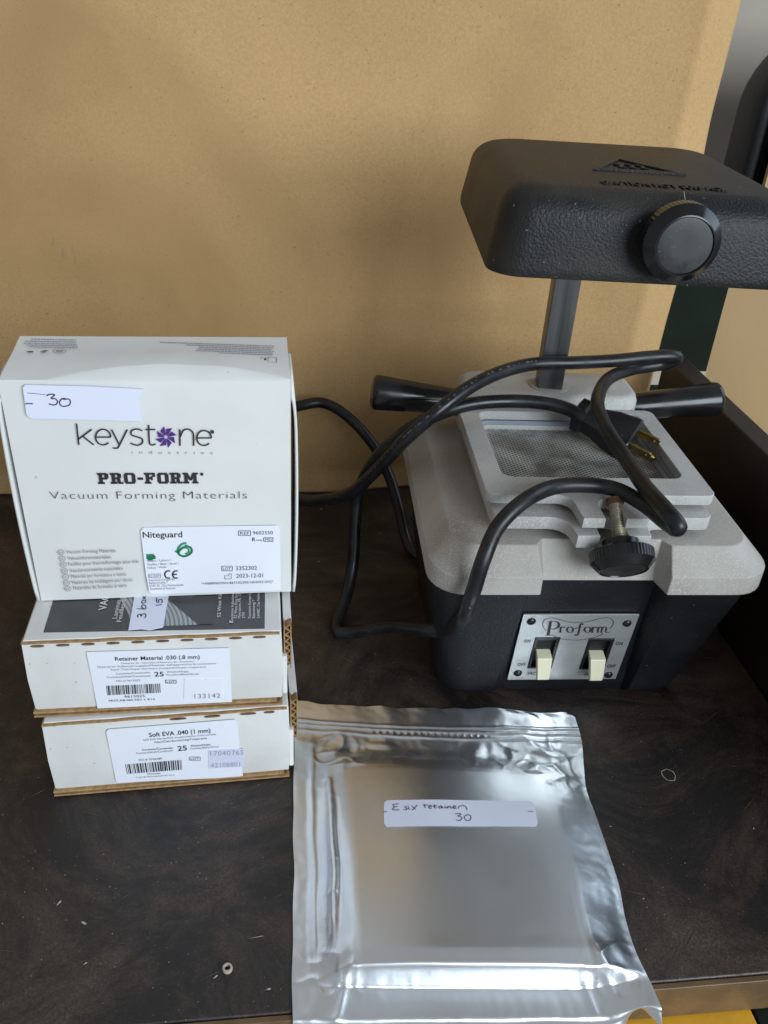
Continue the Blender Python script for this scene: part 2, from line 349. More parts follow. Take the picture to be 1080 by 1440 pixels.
for j in range(nz):
    for i in range(nx):
        a = j*(nx+1)+i; fs.append((a, a+1, a+nx+2, a+nx+1))
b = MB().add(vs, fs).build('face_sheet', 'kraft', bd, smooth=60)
sm = b.modifiers.new('thick', 'SOLIDIFY'); sm.thickness = 0.0006; sm.offset = -1
# fluted right edge and rear liner
ed = MB(); N_ = 90
for k in range(N_):
    z0, z1 = 0.0008+(ZT-.0008)*k/N_, 0.0008+(ZT-.0008)*(k+1)/N_
    for (za, zb, s0, s1) in ((z0, (z0+z1)/2, 0.0008, 0.0036), ((z0+z1)/2, z1, 0.0036, 0.0008)):
        ya, yb2 = bdy(XR, za), bdy(XR, zb)
        ed.add([(XR-.003, ya+s0, za), (XR, ya+s0, za), (XR, yb2+s1, zb), (XR-.003, yb2+s1, zb), (XR-.003, ya+s0+.0005, za), (XR, ya+s0+.0005, za), (XR, yb2+s1+.0005, zb), (XR-.003, yb2+s1+.0005, zb)],
               [(0, 1, 2, 3), (4, 7, 6, 5), (1, 5, 6, 2), (0, 4, 5, 1), (2, 6, 7, 3)])
ed.build('fluted_edge', 'kraftdark', bd)
vs2 = [(v[0], v[1]+0.0046, v[2]) for v in vs]
b2 = MB().add(vs2, fs).build('rear_liner', 'kraftedge', bd, smooth=60)
# wavy old stain line near the foot
stn = MB(); P = []
for k in range(60):
    x = 0.035+0.12*k/59; z = 0.027+0.0035*noise.noise((x*60, 0, 0))+0.0012*noise.noise((x*190, 3, 0)); P.append((x, bdy(x, z)-0.0006, z))
vsS = []; fsS = []
for i, p in enumerate(P):
    w_ = 0.00035
    vsS += [(p[0], p[1], p[2]-w_), (p[0], p[1], p[2]+w_)]
    if i: fsS.append((2*i-2, 2*i-1, 2*i+1, 2*i))
M['stain'] = mat('stain_line', (0.31, 0.19, 0.09), 0.7)
stn.add(vsS, fsS).build('stain_line', 'stain', bd)
sd = MB()
def smear(px, py, L, w_):
    p = pplane(px, py, (0, 0.482, 0), Vector((0, 1, 0))); y = bdy(p.x, p.z)-0.0008
    sd.add([(p.x-w_, y, p.z), (p.x, y, p.z-L), (p.x+w_, y, p.z), (p.x, y, p.z+L)], [(0, 1, 2, 3)])
for a in ((90, 352, .006, .0009), (104, 350, .0035, .0008), (76, 336, .003, .0007), (107, 362, .003, .0006)): smear(*a)
M['smear'] = mat('grey_smear', (0.33, 0.215, 0.115), 0.75)
sd.build('grey_smear', 'smear', bd)
tag(bd, 'large brown kraft cardboard sheet standing upright behind the cartons and the machine', 'cardboard')

# what shows past the sheet on the right
wl = MB().box((0.20, 0.80, -0.3), (0.78, 0.82, 1.0)).build('wall', 'wall', None); struct(wl)
cs = empty('black_case', (0.580, 0.615, 0.0))
ring = [(x, z) for x, z in rrect(-0.115, 0.02, 0.20, 0.400, 0.07, 10)]
v_, f_ = plate([ring], 0.05, 0.012, 4)
MB().add([(p.x, p.z, p.y) for p in v_], f_).build('shell', 'leather', cs, smooth=40)
v_, f_ = plate([[(x, z) for x, z in rrect(-0.088, 0.045, 0.17, 0.355, 0.05, 10)]], 0.012, 0.004, 3)
MB().add([(p.x, p.z-0.030, p.y) for p in v_], f_).build('front_panel', 'bakedull', cs, smooth=40)
tag(cs, 'black rounded case standing against the grey wall at the right edge', 'case')
pb = empty('papers', (0.490, 0.568, 0.0))
MB().box((-0.008, 0, 0.0), (0.05, 0.004, 0.345)).build('navy_cover', 'blue', pb)
MB().box((-0.0125, -0.001, 0.0), (-0.0085, 0.004, 0.335)).build('brown_spine', 'wood', pb)
tag(pb, 'navy folder with a tan spine in front of the black case', 'folder')
gb = empty('green_box', (0.43, 0.53, 0.0))
MB().box((-0.05, -0.02, 0.0), (0.008, 0.05, 0.20)).build('body', 'greenbox', gb, bevel=0.002)
MB().box((-0.052, -0.022, 0.2003), (0.010, 0.052, 0.212)).build('lid', 'greenbox', gb, bevel=0.002)
MB().box((-0.049, -0.0212, 0.098), (0.007, -0.0202, 0.112)).build('pale_band', 'beige', gb)
tag(gb, 'dark green box standing behind the right edge of the cardboard sheet', 'box')
wb = empty('plywood_panel', (0.56, 0.58, 0.0), math.radians(-14))
MB().box((-0.112, -0.009, -0.30), (0.5, 0.009, 0.24)).build('sheet', 'wood', wb, bevel=0.001)
MB().box((-0.112, -0.0085, 0.2405), (0.5, 0.0085, 0.2445)).build('edge_band', 'kraftedge', wb)
tag(wb, 'tan plywood panel beyond the dark side board', 'panel')
wb.location = (0.566, 0.530, 0)
pr = empty('plastic_ring', pz(320, 1364, 0))
MB().lathe([(0.0016, 0.0), (0.0024, 0.0), (0.0026, 0.0010), (0.0023, 0.0021), (0.0015, 0.0021), (0.0013, 0.0010), (0.0016, 0.0)], 20, None, None, False).build('ring', 'beige', pr, smooth=40)
pr.location.z = 0.0003
tag(pr, 'tiny beige plastic ring lying on the tabletop near the front edge', 'ring')

# ================================================================== corrugated cartons
CW = 0.135
def flute_edge(mb, u0, u1, v, z0, z1, n, depth=0.006):
    """end of a corrugated sheet standing on edge: two liners and a wavy core, seen from the front (v)"""
    th = 0.0006
    mb.box((u0, v, z0), (u0+th, v+depth, z1)); mb.box((u1-th, v, z0), (u1, v+depth, z1))
def flute_core(mb, u0, u1, v, z0, z1, n, depth=0.006):
    dz = (z1-z0)/n
    for k in range(n):
        a, b = (u0+.0006, u1-.0006) if k % 2 == 0 else (u1-.0006, u0+.0006)
        za, zb = z0+k*dz, z0+(k+1)*dz; e = 0.00035
        mb.add([(a, v+.0004, za-e), (b, v+.0004, zb-e), (b, v+.0004, zb+e), (a, v+.0004, za+e), (a, v+depth, za-e), (b, v+depth, zb-e), (b, v+depth, zb+e), (a, v+depth, za+e)],
               [(0, 1, 2, 3), (0, 4, 5, 1), (2, 6, 7, 3)])
def carton(name, loc, rz, H, slots):
    e = empty(name, loc, rz); D = CW
    # body with slightly bowed faces
    mb = MB(); n = 14; rings = []
    for z, ins in ((0.0039, 0.0006), (0.0054, 0.0), (H*0.5, -0.0006), (H-0.0016, 0.0), (H-0.0003, 0.0010)):
        ring = []
        for (ax, ay, bx, by) in ((0, 0, 1, 0), (1, 0, 1, 1), (1, 1, 0, 1), (0, 1, 0, 0)):
            for k in range(n):
                q = k/n; x = (ax+(bx-ax)*q)*CW; y = (ay+(by-ay)*q)*D
                bow = -ins + 0.0005*math.sin(q*math.pi)*math.sin(math.pi*z/H)
                cxn = (x-CW/2)/(CW/2); cyn = (y-D/2)/(D/2)
                ring.append((x+bow*max(-1, min(1, cxn))*1.0, y+bow*max(-1, min(1, cyn)), z))
        rings.append(ring)
    mb.loft(rings).build('body', 'whitecorr', e, smooth=35)
    # raw kraft edge of the base sheet, two liners with a dark core between
    b = MB(); b.box((-0.0012, -0.0022, 0.0002), (CW+0.0002, D-0.002, 0.0014)); b.build('base_liner', 'kraftedge', e, bevel=0.0005)
    b = MB(); b.box((-0.0004, -0.0012, 0.0015), (CW-0.0012, D-0.002, 0.0024)); b.build('base_core', 'kraftdark', e)
    b = MB(); b.box((-0.0014, -0.0018, 0.0025), (CW-0.003, D-0.002, 0.0038)); b.build('base_liner', 'kraftedge', e, bevel=0.0005)
    # raw edge of the lid along the top front fold
    b = MB(); nn = 24; vs = []; fs = []
    for i in range(nn+1):
        u = (CW-0.001)*i/nn; zz = H-0.0011+0.0004*noise.noise((u*70, H, 2)); yy = -0.0011-0.0005*noise.noise((u*40, H, 7))
        vs += [(u, 0.004, zz-.0006), (u, yy, zz-.0006), (u, yy, zz+.0004), (u, 0.004, zz+.0004)]
        if i:
            o_ = 4*i
            fs += [(o_-4, o_-3, o_+1, o_), (o_-3, o_-2, o_+2, o_+1), (o_-2, o_-1, o_+3, o_+2)]
    b.add(vs, fs).build('lid_edge', 'kraftedge', e)
    for (u, w_) in slots:
        b = MB(); pts = [(u+w_/2*math.cos(a), 0.0006*math.sin(a)) for a in [2*math.pi*k/14 for k in range(14)]]
        b.loft([[(x, -0.0012, H-0.0032+z) for x, z in pts], [(x, -0.0006, H-0.0032+z) for x, z in pts]]).build('slot', 'kraftdark', e)
    # right side: tuck panel set back, its cut end showing the flutes
    b = MB(); b.box((CW+0.0003, 0.003, 0.004), (CW+0.0031, D, H*0.60)); b.build('side_flap', 'whitecorr', e, bevel=0.0006)
    b = MB(); b.box((CW+0.0012, 0.012, H*0.45), (CW+0.0058, D, H-0.002)); bm_ = b.build('side_wall', 'whitecorr', e, bevel=0.0004)
    b = MB(); flute_edge(b, CW+0.0014, CW+0.0056, 0.0055, H*0.40, H-0.001, 0); b.build('flute_liner', 'kraftedge', e)
    b = MB(); flute_core(b, CW+0.0014, CW+0.0056, 0.0055, H*0.41, H-0.001, 13); b.build('flute_core', 'kraftedge', e)
    return e
def face_front(e, v=0.0):
    mt = Matrix.Translation(e.location) @ e.rotation_euler.to_matrix().to_4x4()
    return Face(mt @ Vector((0, v, 0)), mt.to_3x3() @ Vector((1, 0, 0)), (0, 0, 1))
def face_top(e, H):
    mt = Matrix.Translation(e.location) @ e.rotation_euler.to_matrix().to_4x4()
    return Face(mt @ Vector((0, 0, H)), mt.to_3x3() @ Vector((1, 0, 0)), mt.to_3x3() @ Vector((0, 1, 0)))
HB, HM = 0.0575, 0.0535
c1 = carton('carton', (-0.1031, 0.134, 0.0003), 0.0452, HB, [(0.073, .009), (0.092, .009), (0.112, .009), (0.124, .006)])
c2 = carton('carton', (-0.1068, 0.1403, 0.0003+HB), 0.0184, HM, [(0.008+k*0.0128, .0068) for k in range(10)])
tag(c1, 'lowest white corrugated carton of the stack, its label reading Soft EVA', 'carton', 'white cartons in the stack')
tag(c2, 'middle white corrugated carton of the stack, its label reading Retainer Material', 'carton', 'white cartons in the stack')
def barcode(F, q, m='ink', n=52, seed=3):
    rnd = random.Random(seed); tl, tr, br, bl = [F.st(*p) for p in q]; x = 0.0
    while x < 1:
        w_ = rnd.choice((0.008, 0.012, 0.02, 0.028)); g = rnd.choice((0.008, 0.012, 0.018)); x2 = min(1, x+w_)
        F.poly([bl+(br-bl)*x, bl+(br-bl)*x2, tl+(tr-tl)*x2, tl+(tr-tl)*x], m); x = x2+g
# lowest carton label
F = face_front(c1, -0.0012)
def z5(x, y): return (140+x/4.5, 1005+y/4.5)
def q2(F, pts, f): return [F.st(*f(*p)) for p in pts]
lab = q2(F, [(50, 95), (60, 92), (855, 30), (872, 40), (886, 210), (908, 385), (900, 392), (120, 428), (104, 418), (42, 112)], z5)
flat_sticker(F, lab, 'stickerb', 'label', c1)
for a in (("Soft EVA .040 (1 mm)", (315, 138), (703, 108), 27, 'ink', 0.012), ("Soft EVA blanda/EVA souple/weiches EVA/morbida", (278, 162), (738, 125), 11, 'inkg', 0),
          ("Clear/Clair/durchsichtig/Trasparente", (348, 177), (680, 150), 12, 'ink', 0), ("Contents/Contenido:", (270, 225), (468, 212), 13, 'ink', 0),
          ("Contenu/Inhalt/Contenuto:", (233, 247), (468, 228), 12, 'inkg', 0), ("25", (495, 226), (555, 221), 31, 'ink', 0.015), ("Sheets/Hojas", (578, 200), (703, 190), 13, 'ink', 0),
          ("Feuilles/Blatt/Strati", (578, 217), (755, 203), 11, 'inkg', 0), ("RO # 9596080", (250, 290), (397, 280), 13, 'inkg', 0), ("LOT", (578, 283), (630, 279), 13, 'ink', 0),
          ("9596080", (302, 377), (387, 372), 9, 'inkg', 0), ("P.I.#2180 PROLAB-0474 REV B/16", (233, 398), (475, 382), 8, 'inkg', 0)):
    F.text(a[0], z5(*a[1]), z5(*a[2]), a[3]/4.5, a[4], a[5], h=0.0005)
F.rectpx(z5(568, 264), z5(637, 285), 0.0003, h=0.0005)
barcode(F, [z5(*p) for p in ((162, 312), (520, 283), (525, 345), (175, 372))])
F.flush(c1)
flat_sticker(F, q2(F, [(690, 222), (912, 211), (918, 325), (690, 336)], z5), 'stickerc', 'price_sticker', c1, 0.0003, 0.0006)
F.text('17040765', z5(702, 255), z5(910, 247), 30/4.5, 'inkl', -0.01, 1.1, h=0.0008); F.text('42108801', z5(705, 329), z5(888, 320), 28/4.5, 'inkl', -0.012, 1.1, h=0.0008)
F.flush(c1, 'stamped_number')
# middle carton label
F = face_front(c2, -0.0012)
def z4(x, y): return (100+x/4.154, 900+y/4.154)
flat_sticker(F, q2(F, [(90, 70), (925, 45), (940, 360), (155, 398)], z4), 'stickerb', 'label', c2)
for a in (("Retainer Material .030 (.8 mm)", (258, 118), (752, 106), 23, 'ink', 0.010), ("Material de retenedor/Materiau de retention/", (295, 138), (720, 126), 9, 'inkg', 0),
          ("Material fur Aufbewahrungsplan/Materiale dell'apparecchio di contenzione", (155, 160), (848, 138), 10, 'inkg', 0), ("Super Clear/Super clair/extra transparent/Super trasparente", (232, 175), (790, 158), 10, 'inkg', 0),
          ("Contents/Contenido:", (262, 200), (465, 191), 11, 'inkg', 0), ("Contenu/Inhalt/Contenuto:", (210, 220), (468, 210), 11, 'inkg', 0), ("25", (488, 210), (543, 208), 27, 'ink', 0.012),
          ("Sheets/Hojas", (560, 188), (688, 185), 11, 'inkg', 0), ("Feuilles/Blatt/Strati", (560, 206), (748, 199), 10, 'inkg', 0), ("MO # 9615025", (265, 242), (405, 237), 11, 'inkg', 0),
          ("LOT", (560, 248), (607, 246), 12, 'ink', 0), ("9615025", (313, 335), (432, 329), 14, 'ink', 0), ("PROLAB-060 REV 2 4/14", (222, 357), (490, 347), 11, 'ink', 0)):
    F.text(a[0], z4(*a[1]), z4(*a[2]), a[3]/4.154, a[4], a[5], h=0.0005)
F.rectpx(z4(552, 231), z4(614, 249), 0.0003, h=0.0005)
barcode(F, [z4(*p) for p in ((205, 265), (520, 252), (523, 305), (212, 320))], seed=8)
F.flush(c2)
flat_sticker(F, q2(F, [(662, 222), (765, 224), (778, 232), (792, 224), (886, 228), (880, 336), (658, 338)], z4), 'stickerb', 'price_sticker', c2, 0.0003, 0.0006)
F.text('133142', z4(722, 336), z4(872, 331), 27/4.154, 'inkg', 0.0, 1.1, h=0.0008)
F.flush(c2, 'stamped_number')
# print on top of the middle carton
F = face_top(c2, HM-0.0003)
def z3(x, y): return (40+x/2.769, 830+y/2.769)
def yst(x, y, v=None):
    q = F.st(*z3(x, y)); return q if v is None else Vector((q.x, v))
bl, br = yst(58, 165), yst(920, 150)
flat_sticker(F, [bl, br, Vector((br.x+0.002, 0.125)), Vector((bl.x-0.001, 0.125))], 'print', 'printed_panel', c2, 0.00002, 0.00012)
x0 = yst(395, 158).x; x1 = yst(660, 152).x; v0 = bl.y+0.0012
ns = 15
for k in range(ns):
    a, b_ = x0+(x1-x0)*k/ns, x0+(x1-x0)*(k+1)/ns
    g = lambda x, v: Vector((x-(v-v0)*0.95, v))
    vt = 0.05
    wv = lambda x, v: Vector((x-(v-v0)*0.30+0.0012*math.sin((v-v0)*160), v))
    pts_l = [wv(a, v0+(vt-v0)*i/8) for i in range(9)]; mid = (a*0.45+b_*0.55)
    pts_m = [wv(mid, v0+(vt-v0)*i/8) for i in range(9)]; pts_r = [wv(b_, v0+(vt-v0)*i/8) for i in range(9)]
    for (L_, R_, mm) in ((pts_l, pts_m, 'stripe'), (pts_m, pts_r, 'striped')):
        for i in range(8): F.poly([L_[i], R_[i], R_[i+1], L_[i+1]], mm, 0.0003)
# charcoal wedge that cuts the stripes on the right
F.poly([Vector((x1, v0)), Vector((x1+0.008, v0)), Vector((x1-0.012, 0.052)), Vector((x1-0.034, 0.052))], 'print', 0.0005)
F.flush(c2, 'printed_stripes')
def vtext(body, x, y, capm, L, m='whiteink', thin=0.0):
    q = yst(x, y); vs, fs = text2d(body, thin); xa = min(v[0] for v in vs); xb = max(v[0] for v in vs); kx = L/(xb-xa); ky = capm/0.72
    F.mb(m).add([F.p(Vector((q.x-v[1]*ky, q.y+(v[0]-xa)*kx)), 0.0006) for v in vs], fs)
vtext('VACUUM', 302, 80, 0.0042, 0.028, thin=0.012); vtext('Laminas y placas', 345, 113, 0.0026, 0.034); vtext('Feuilles et plaques', 362, 126, 0.0026, 0.040)
vtext('52 West King Street', 748, 108, 0.0020, 0.036)
for k, (s_, x, y) in enumerate((('Keystone Industries', 797, 127), ('52 West King Street', 812, 112), ('Myerstown, PA, 17067 USA', 826, 112), ('2797', 843, 112), ('Keystone Europe LLC', 866, 112), ('Batavenweg 7', 882, 112), ('5349BC Oss Netherlands', 901, 112))):
    vtext(s_, x, y, 0.0016, 0.0013*len(s_)*1.05)
F.polypx([z3(783, 130), z3(797, 130), z3(797, 120), z3(790, 124), z3(783, 121)], 'whiteink', 0.0006)
F.flush(c2)
stk = [yst(390, 160), yst(440, 156), yst(470, 160), yst(525, 149), Vector((yst(545, 35).x, yst(545, 35).y)), Vector((yst(545, 35).x, 0.05)), Vector((yst(412, 38).x, 0.05)), yst(412, 38)]
flat_sticker(F, stk, 'sticker', 'handwritten_label', c2, 0.0007, 0.0010)
def vstroke(pts, w_=0.0006): F.stroke([z3(*p) for p in pts], w_, 'pen', 0.0012)
vstroke([(428, 113), (426, 104), (436, 100), (440, 108), (444, 100), (455, 98), (458, 108), (452, 114)])
vstroke([(424, 78), (455, 80)]); vstroke([(455, 80), (442, 72), (446, 64), (456, 66), (458, 76), (455, 80)])
vstroke([(444, 58), (456, 54), (456, 46), (446, 46), (442, 54), (446, 59)]); vstroke([(446, 42), (458, 30)]); vstroke([(458, 42), (446, 30)])
vstroke([(496, 66), (520, 62)]); vstroke([(500, 42), (500, 52), (508, 53), (508, 44), (518, 42), (522, 50), (518, 57)]); vstroke([(500, 42), (500, 36)])
F.flush(c2, 'handwriting')

# ================================================================== upright white box on top of the stack
TW, TH, TD = 0.1378, 0.1317, 0.0507
c3 = empty('product_box', (-0.1037, 0.1732, HB+HM+0.0006), 0.023)
tag(c3, 'upright glossy white box on top of the stack, printed Vacuum Forming Materials', 'box')
mb = MB(); nU = 40
def chf(u):         # dented front top fold
    q = u/TW; return 0.0010 + 0.0085*max(0, math.sin(math.pi*max(0, min(1, (q-0.16)/0.84))))**0.8 * (1+0.12*noise.noise((q*9, 1, 0)))
def topz(u): q = u/TW; return TH + 0.0046*max(0, math.sin(math.pi*max(0, min(1, (q-0.14)/0.88))))**0.9*(1+.18*noise.noise((q*7, 4, 0)))
prof = []
for i in range(nU+1):
    u = TW*i/nU; c_ = chf(u); tz = topz(u); bow = 0.0012*math.sin(math.pi*u/TW)
    prof.append([(u, 0.0006, 0.0002), (u, -bow*0.7, TH*0.33), (u, -bow, TH*0.66), (u, 0.0, TH-0.0006), (u, 0.0008, TH+0.0002), (u, c_, tz-0.0002), (u, c_+0.0006, tz), (u, TD*0.6, TH+.0018+(tz-TH)*.15), (u, TD-0.001, TH+0.0036), (u, TD, TH+0.0024), (u, TD, 0.0002)])
rings = prof
mb.loft(rings).build('body', 'white', c3, smooth=28)
def side_panel(sign, x0, name):
    mb = MB(); rows = []; nz_ = 20
    for j in range(nz_+1):
        q = j/nz_; z = 0.0002+(TH-0.0002)*q; row = []
        zz = min(z, TH-0.004)
        out = 0.0034*math.sin(math.pi*min(1, q*1.0))**0.6*0.55+0.0010
        for i in range(9):
            y = 0.0002+(TD-0.001)*i/8
            if q > 0.8: out2 = out*(1-0.55*((q-0.8)/0.2)**2)
            else: out2 = out
            row.append((x0+sign*(0.0004+out2), y+0.0015*(1-q)*0, z-(0.010*((i/8-0.5)*2)**4*q**10)))
        rows.append(row)
    vs = [p for r in rows for p in r]; fs = [(j*9+i, j*9+i+1, (j+1)*9+i+1, (j+1)*9+i) for j in range(nz_) for i in range(8)]
    o = mb.add(vs, fs).build(name, 'white', c3, smooth=50)
    s_ = o.modifiers.new('thick', 'SOLIDIFY'); s_.thickness = 0.0014; s_.offset = 0; return o
side_panel(1, TW, 'side_flap'); side_panel(-1, 0.0, 'side_flap')
F = face_front(c3, -0.0012)
def z1(x, y): return (x/2.4545, 460+y/2.4545)
sk = lambda pts, w_, m='ink', **k: F.stroke([z1(*p) for p in pts], w_, m, 0.0006, **k)
WK = 0.00078
sk([(265, 331), (273, 405)], WK); sk([(318, 351), (271, 386)], WK, smooth=False); sk([(287, 375), (325, 405)], WK, smooth=False)
def glyph_e(cx_, cy_, r):
    pts = [(cx_+r*math.cos(math.radians(a)), cy_-r*1.03*math.sin(math.radians(a))) for a in range(0, 321, 15)]; sk(pts, WK); sk([(cx_-r, cy_), (cx_+r, cy_)], WK, smooth=False)
glyph_e(357, 378, 26)
sk([(386, 352), (412, 403)], WK, smooth=False); sk([(440, 352), (414, 404), (405, 416), (390, 415)], WK)
sk([(492, 356), (474, 350), (455, 356), (455, 370), (473, 377), (491, 384), (491, 399), (473, 406), (451, 399)], WK)
sk([(514, 336), (516, 392), (523, 405), (538, 402)], WK); sk([(503, 352), (537, 352)], WK, smooth=False)
cx_, cy_ = 574, 378
for k in range(8):
    a = math.radians(45*k+10); r = 38
    P0 = (cx_+5*math.cos(a), cy_-5*math.sin(a)); P1 = (cx_+r*math.cos(a), cy_-r*math.sin(a)); P2 = (cx_+r*0.72*math.cos(a+0.62), cy_-r*0.72*math.sin(a+0.62)); P3 = (cx_+8*math.cos(a+0.62), cy_-8*math.sin(a+0.62))
    F.polypx([z1(*P0), z1(*P1), z1(*P2), z1(*P3)], 'purple', 0.0006)
sk([(621, 351), (622, 408)], WK, smooth=False); sk([(622, 378), (634, 355), (652, 351), (666, 362), (669, 382), (669, 408)], WK)
glyph_e(705, 381, 25)
sk([(733+4*math.cos(a), 360+4*math.sin(a)) for a in [2*math.pi*k/10 for k in range(10)]], 0.0008, closed=True)
F.text('i n d u s t r i e s', z1(456, 435), z1(735, 437), 11/2.45, 'inkg', -0.012, 1.35, h=0.0006)
# slab-serif PRO-FORM
GL = {'P': [(.0, 0, .56, .18), (.12, .1, .42, .9), (0, .82, .78, 1), (.60, .50, .92, .93), (.4, .40, .80, .58)],
      'R': [(.0, 0, .52, .18), (.12, .1, .40, .9), (0, .82, .74, 1), (.58, .54, .88, .93), (.38, .42, .76, .60), (.52, .1, .80, .46), (.60, 0, 1.0, .18)],
      'O': [(.04, .12, .34, .88), (.66, .12, .96, .88), (.14, 0, .86, .19), (.14, .81, .86, 1)], '-': [(.12, .36, .88, .58)],
      'F': [(.0, 0, .56, .18), (.12, .1, .42, .9), (0, .82, .92, 1), (.70, .62, .92, .9), (.4, .42, .68, .60), (.54, .32, .70, .70)],
      'M': [(0, 0, .40, .18), (.10, .1, .32, .9), (0, .82, .32, 1), (.60, 0, 1, .18), (.68, .1, .90, .9), (.68, .82, 1, 1)]}
a0, a1 = F.st(*z1(340, 540)), F.st(*z1(688, 538)); Hh = (F.st(*z1(340, 502))-a0).length; tot = 0
adv = {'P': 1.0, 'R': 1.06, 'O': 1.04, '-': .62, 'F': 1.0, 'M': 1.30}
wd = [adv[ch] for ch in 'PRO-FORM']; T_ = sum(wd); d = (a1-a0)/T_; x = 0; up = Vector((0, Hh))
for ch in 'PRO-FORM':
    g = adv[ch]*0.96
    for (xa, ya, xb, yb) in GL[ch]: F.poly([a0+d*(x+xa*g)+up*ya, a0+d*(x+xb*g)+up*ya, a0+d*(x+xb*g)+up*yb, a0+d*(x+xa*g)+up*yb], 'ink', 0.0006)
    if ch == 'M':
        for (p_) in ([(.12, .99), (.34, .99), (.58, .30), (.42, .30)], [(.88, .99), (.66, .99), (.42, .30), (.58, .30)]):
            F.poly([a0+d*(x+xx*g)+up*yy for xx, yy in p_], 'ink', 0.0007)
    x += adv[ch]
sk([(697+3*math.cos(a), 506+3*math.sin(a)) for a in [2*math.pi*k/10 for k in range(10)]], 0.0008, closed=True)
F.text('Vacuum Forming Materials', z1(175, 592), z1(853, 590), 27/2.45, 'ink', -0.018, 1.12, h=0.0006)
for (s_, p0, p1, cc, code) in (('Vacuum Forming Materials', (230, 780), (400, 775), (211, 776), 'EN'), ('Vakuumformmaterialien', (235, 802), (385, 797), (215, 797), 'NL'), ('Feuilles pour thermoformage sous vide', (238, 822), (480, 812), (219, 818), 'FR'),
        ('Vacu\u00fcmvormende materialen', (242, 845), (425, 836), (223, 840), 'DE'), ('Materiali per formatura a vuoto', (247, 865), (437, 856), (227, 860), 'IT'), ('Materiais de moldagem por v\u00e1cuo', (250, 886), (459, 875), (230, 881), 'PT'), ('Materiales de formado al vac\u00edo', (254, 905), (440, 895), (234, 901), 'ES')):
    F.text(s_, z1(*p0), z1(*p1), 12/2.45, 'inkg', 0.0, h=0.0006)
    sk([(cc[0]+11*math.cos(a), cc[1]+8.5*math.sin(a)) for a in [2*math.pi*k/16 for k in range(16)]], 0.00028, 'inkg', closed=True)
    F.text(code, z1(cc[0]-6, cc[1]+4), z1(cc[0]+6, cc[1]+4), 7.5/2.45, 'inkg', h=0.0006)
F.flush(c3, names={'purple': 'pinwheel_emblem'})
flat_sticker(F, q2(F, [(88, 197), (300, 202), (498, 212), (484, 240), (480, 262), (486, 290), (493, 323), (300, 317), (112, 313), (98, 306), (92, 296), (80, 206)], z1), 'sticker', 'handwritten_label', c3, 0.0004, 0.0009)
hs = lambda pts, w_=0.00062, m='pen', **k: F.stroke([z1(*p) for p in pts], w_, m, 0.0011, **k)
hs([(163, 234), (172, 229), (190, 230), (178, 243), (192, 244), (200, 254), (194, 264), (182, 265), (170, 261)])
hs([(228, 243), (214, 245), (207, 256), (212, 268), (226, 270), (241, 265), (244, 253), (238, 245), (225, 246), (212, 244)])
hs([(96, 224), (130, 227), (168, 232)], 0.00025); hs([(89, 261), (115, 261)], 0.0007, 'penblue', smooth=False)
F.flush(c3, 'handwriting')
flat_sticker(F, q2(F, [(495, 690), (700, 686), (955, 683), (966, 690), (968, 790), (969, 905), (760, 913), (530, 918), (516, 912), (504, 850), (485, 702)], z1), 'stickerb', 'label', c3, 0.0004, 0.0007)
tx = lambda s_, p0, p1, cap, m='ink', thin=0.0, sp_=1.0: F.text(s_, z1(*p0), z1(*p1), cap/2.4545, m, thin, sp_, h=0.0009)
tx('Niteguard', (494, 724), (630, 722), 21, 'ink', 0.012); tx('REF', (829, 713), (860, 713), 10); tx('9602550', (873, 713), (942, 712), 12)
F.rectpx(z1(823, 700), z1(865, 716), 0.00035, h=0.0009); tx('R', (870, 736), (882, 736), 13, 'ink', 0.02); tx('only', (884, 735), (905, 735), 7); tx('MD', (915, 734), (938, 734), 8); F.rectpx(z1(910, 724), z1(942, 737), 0.00035, h=0.0009)
tx('12', (507, 797), (537, 796), 17, 'ink', 0.015)
for (s_, p0, p1) in (('Sheets / Lakens /', (509, 808), (590, 804)), ('Feuilles / Blatt / Strati /', (510, 820), (618, 816)), ('Folhas / Hojas', (511, 832), (575, 828)), ('Keystone Europe BV', (515, 874), (605, 871)), ('Batavenweg 7', (516, 884), (580, 881)), ('5349 BC Oss Netherlands', (517, 894), (634, 890)), ('Distributed by Keystone', (520, 904), (606, 901))):
    tx(s_, p0, p1, 8, 'inkg')
tx('ECREP', (517, 860), (552, 859), 8, 'inkg'); F.rectpx(z1(514, 849), z1(555, 862), 0.0003, 'inkg', 0.0009)
sk2 = lambda pts, w_=0.0008, m='ink', **k: F.stroke([z1(*p) for p in pts], w_, m, 0.0009, **k)
sk2([(588, 838), (575, 840), (569, 851), (575, 862), (588, 863)], 0.0009); sk2([(614, 838), (602, 840), (596, 851), (602, 862), (614, 863)], 0.0009); sk2([(597, 851), (611, 850)], 0.0009, smooth=False)
tx('LOT', (771, 835), (797, 835), 10); F.rectpx(z1(766, 822), z1(802, 838), 0.00035, h=0.0009); tx('3352302', (815, 836), (887, 834), 14); tx('2023-12-01', (816, 862), (908, 860), 14)
sk2([(776, 866), (776, 853), (783, 857), (783, 851), (790, 856), (791, 847), (798, 847), (798, 866), (776, 866)], 0.00035, smooth=False)
tx('*+M68896025501/$$73352302/16D20231201J*', (695, 886), (942, 879), 8)
F.flush(c3)
g1 = lambda pts, w_=0.0012: F.stroke([z1(*p) for p in pts], w_, 'green', 0.0011)
g1([(644, 741), (628, 746), (616, 760), (616, 777), (628, 786), (648, 784), (662, 772), (658, 757), (640, 754), (622, 764), (612, 772), (606, 768)])
g1([(640, 748), (655, 756), (662, 768), (650, 784), (632, 788), (618, 776), (630, 760), (648, 760), (652, 772), (640, 780)], 0.0009)
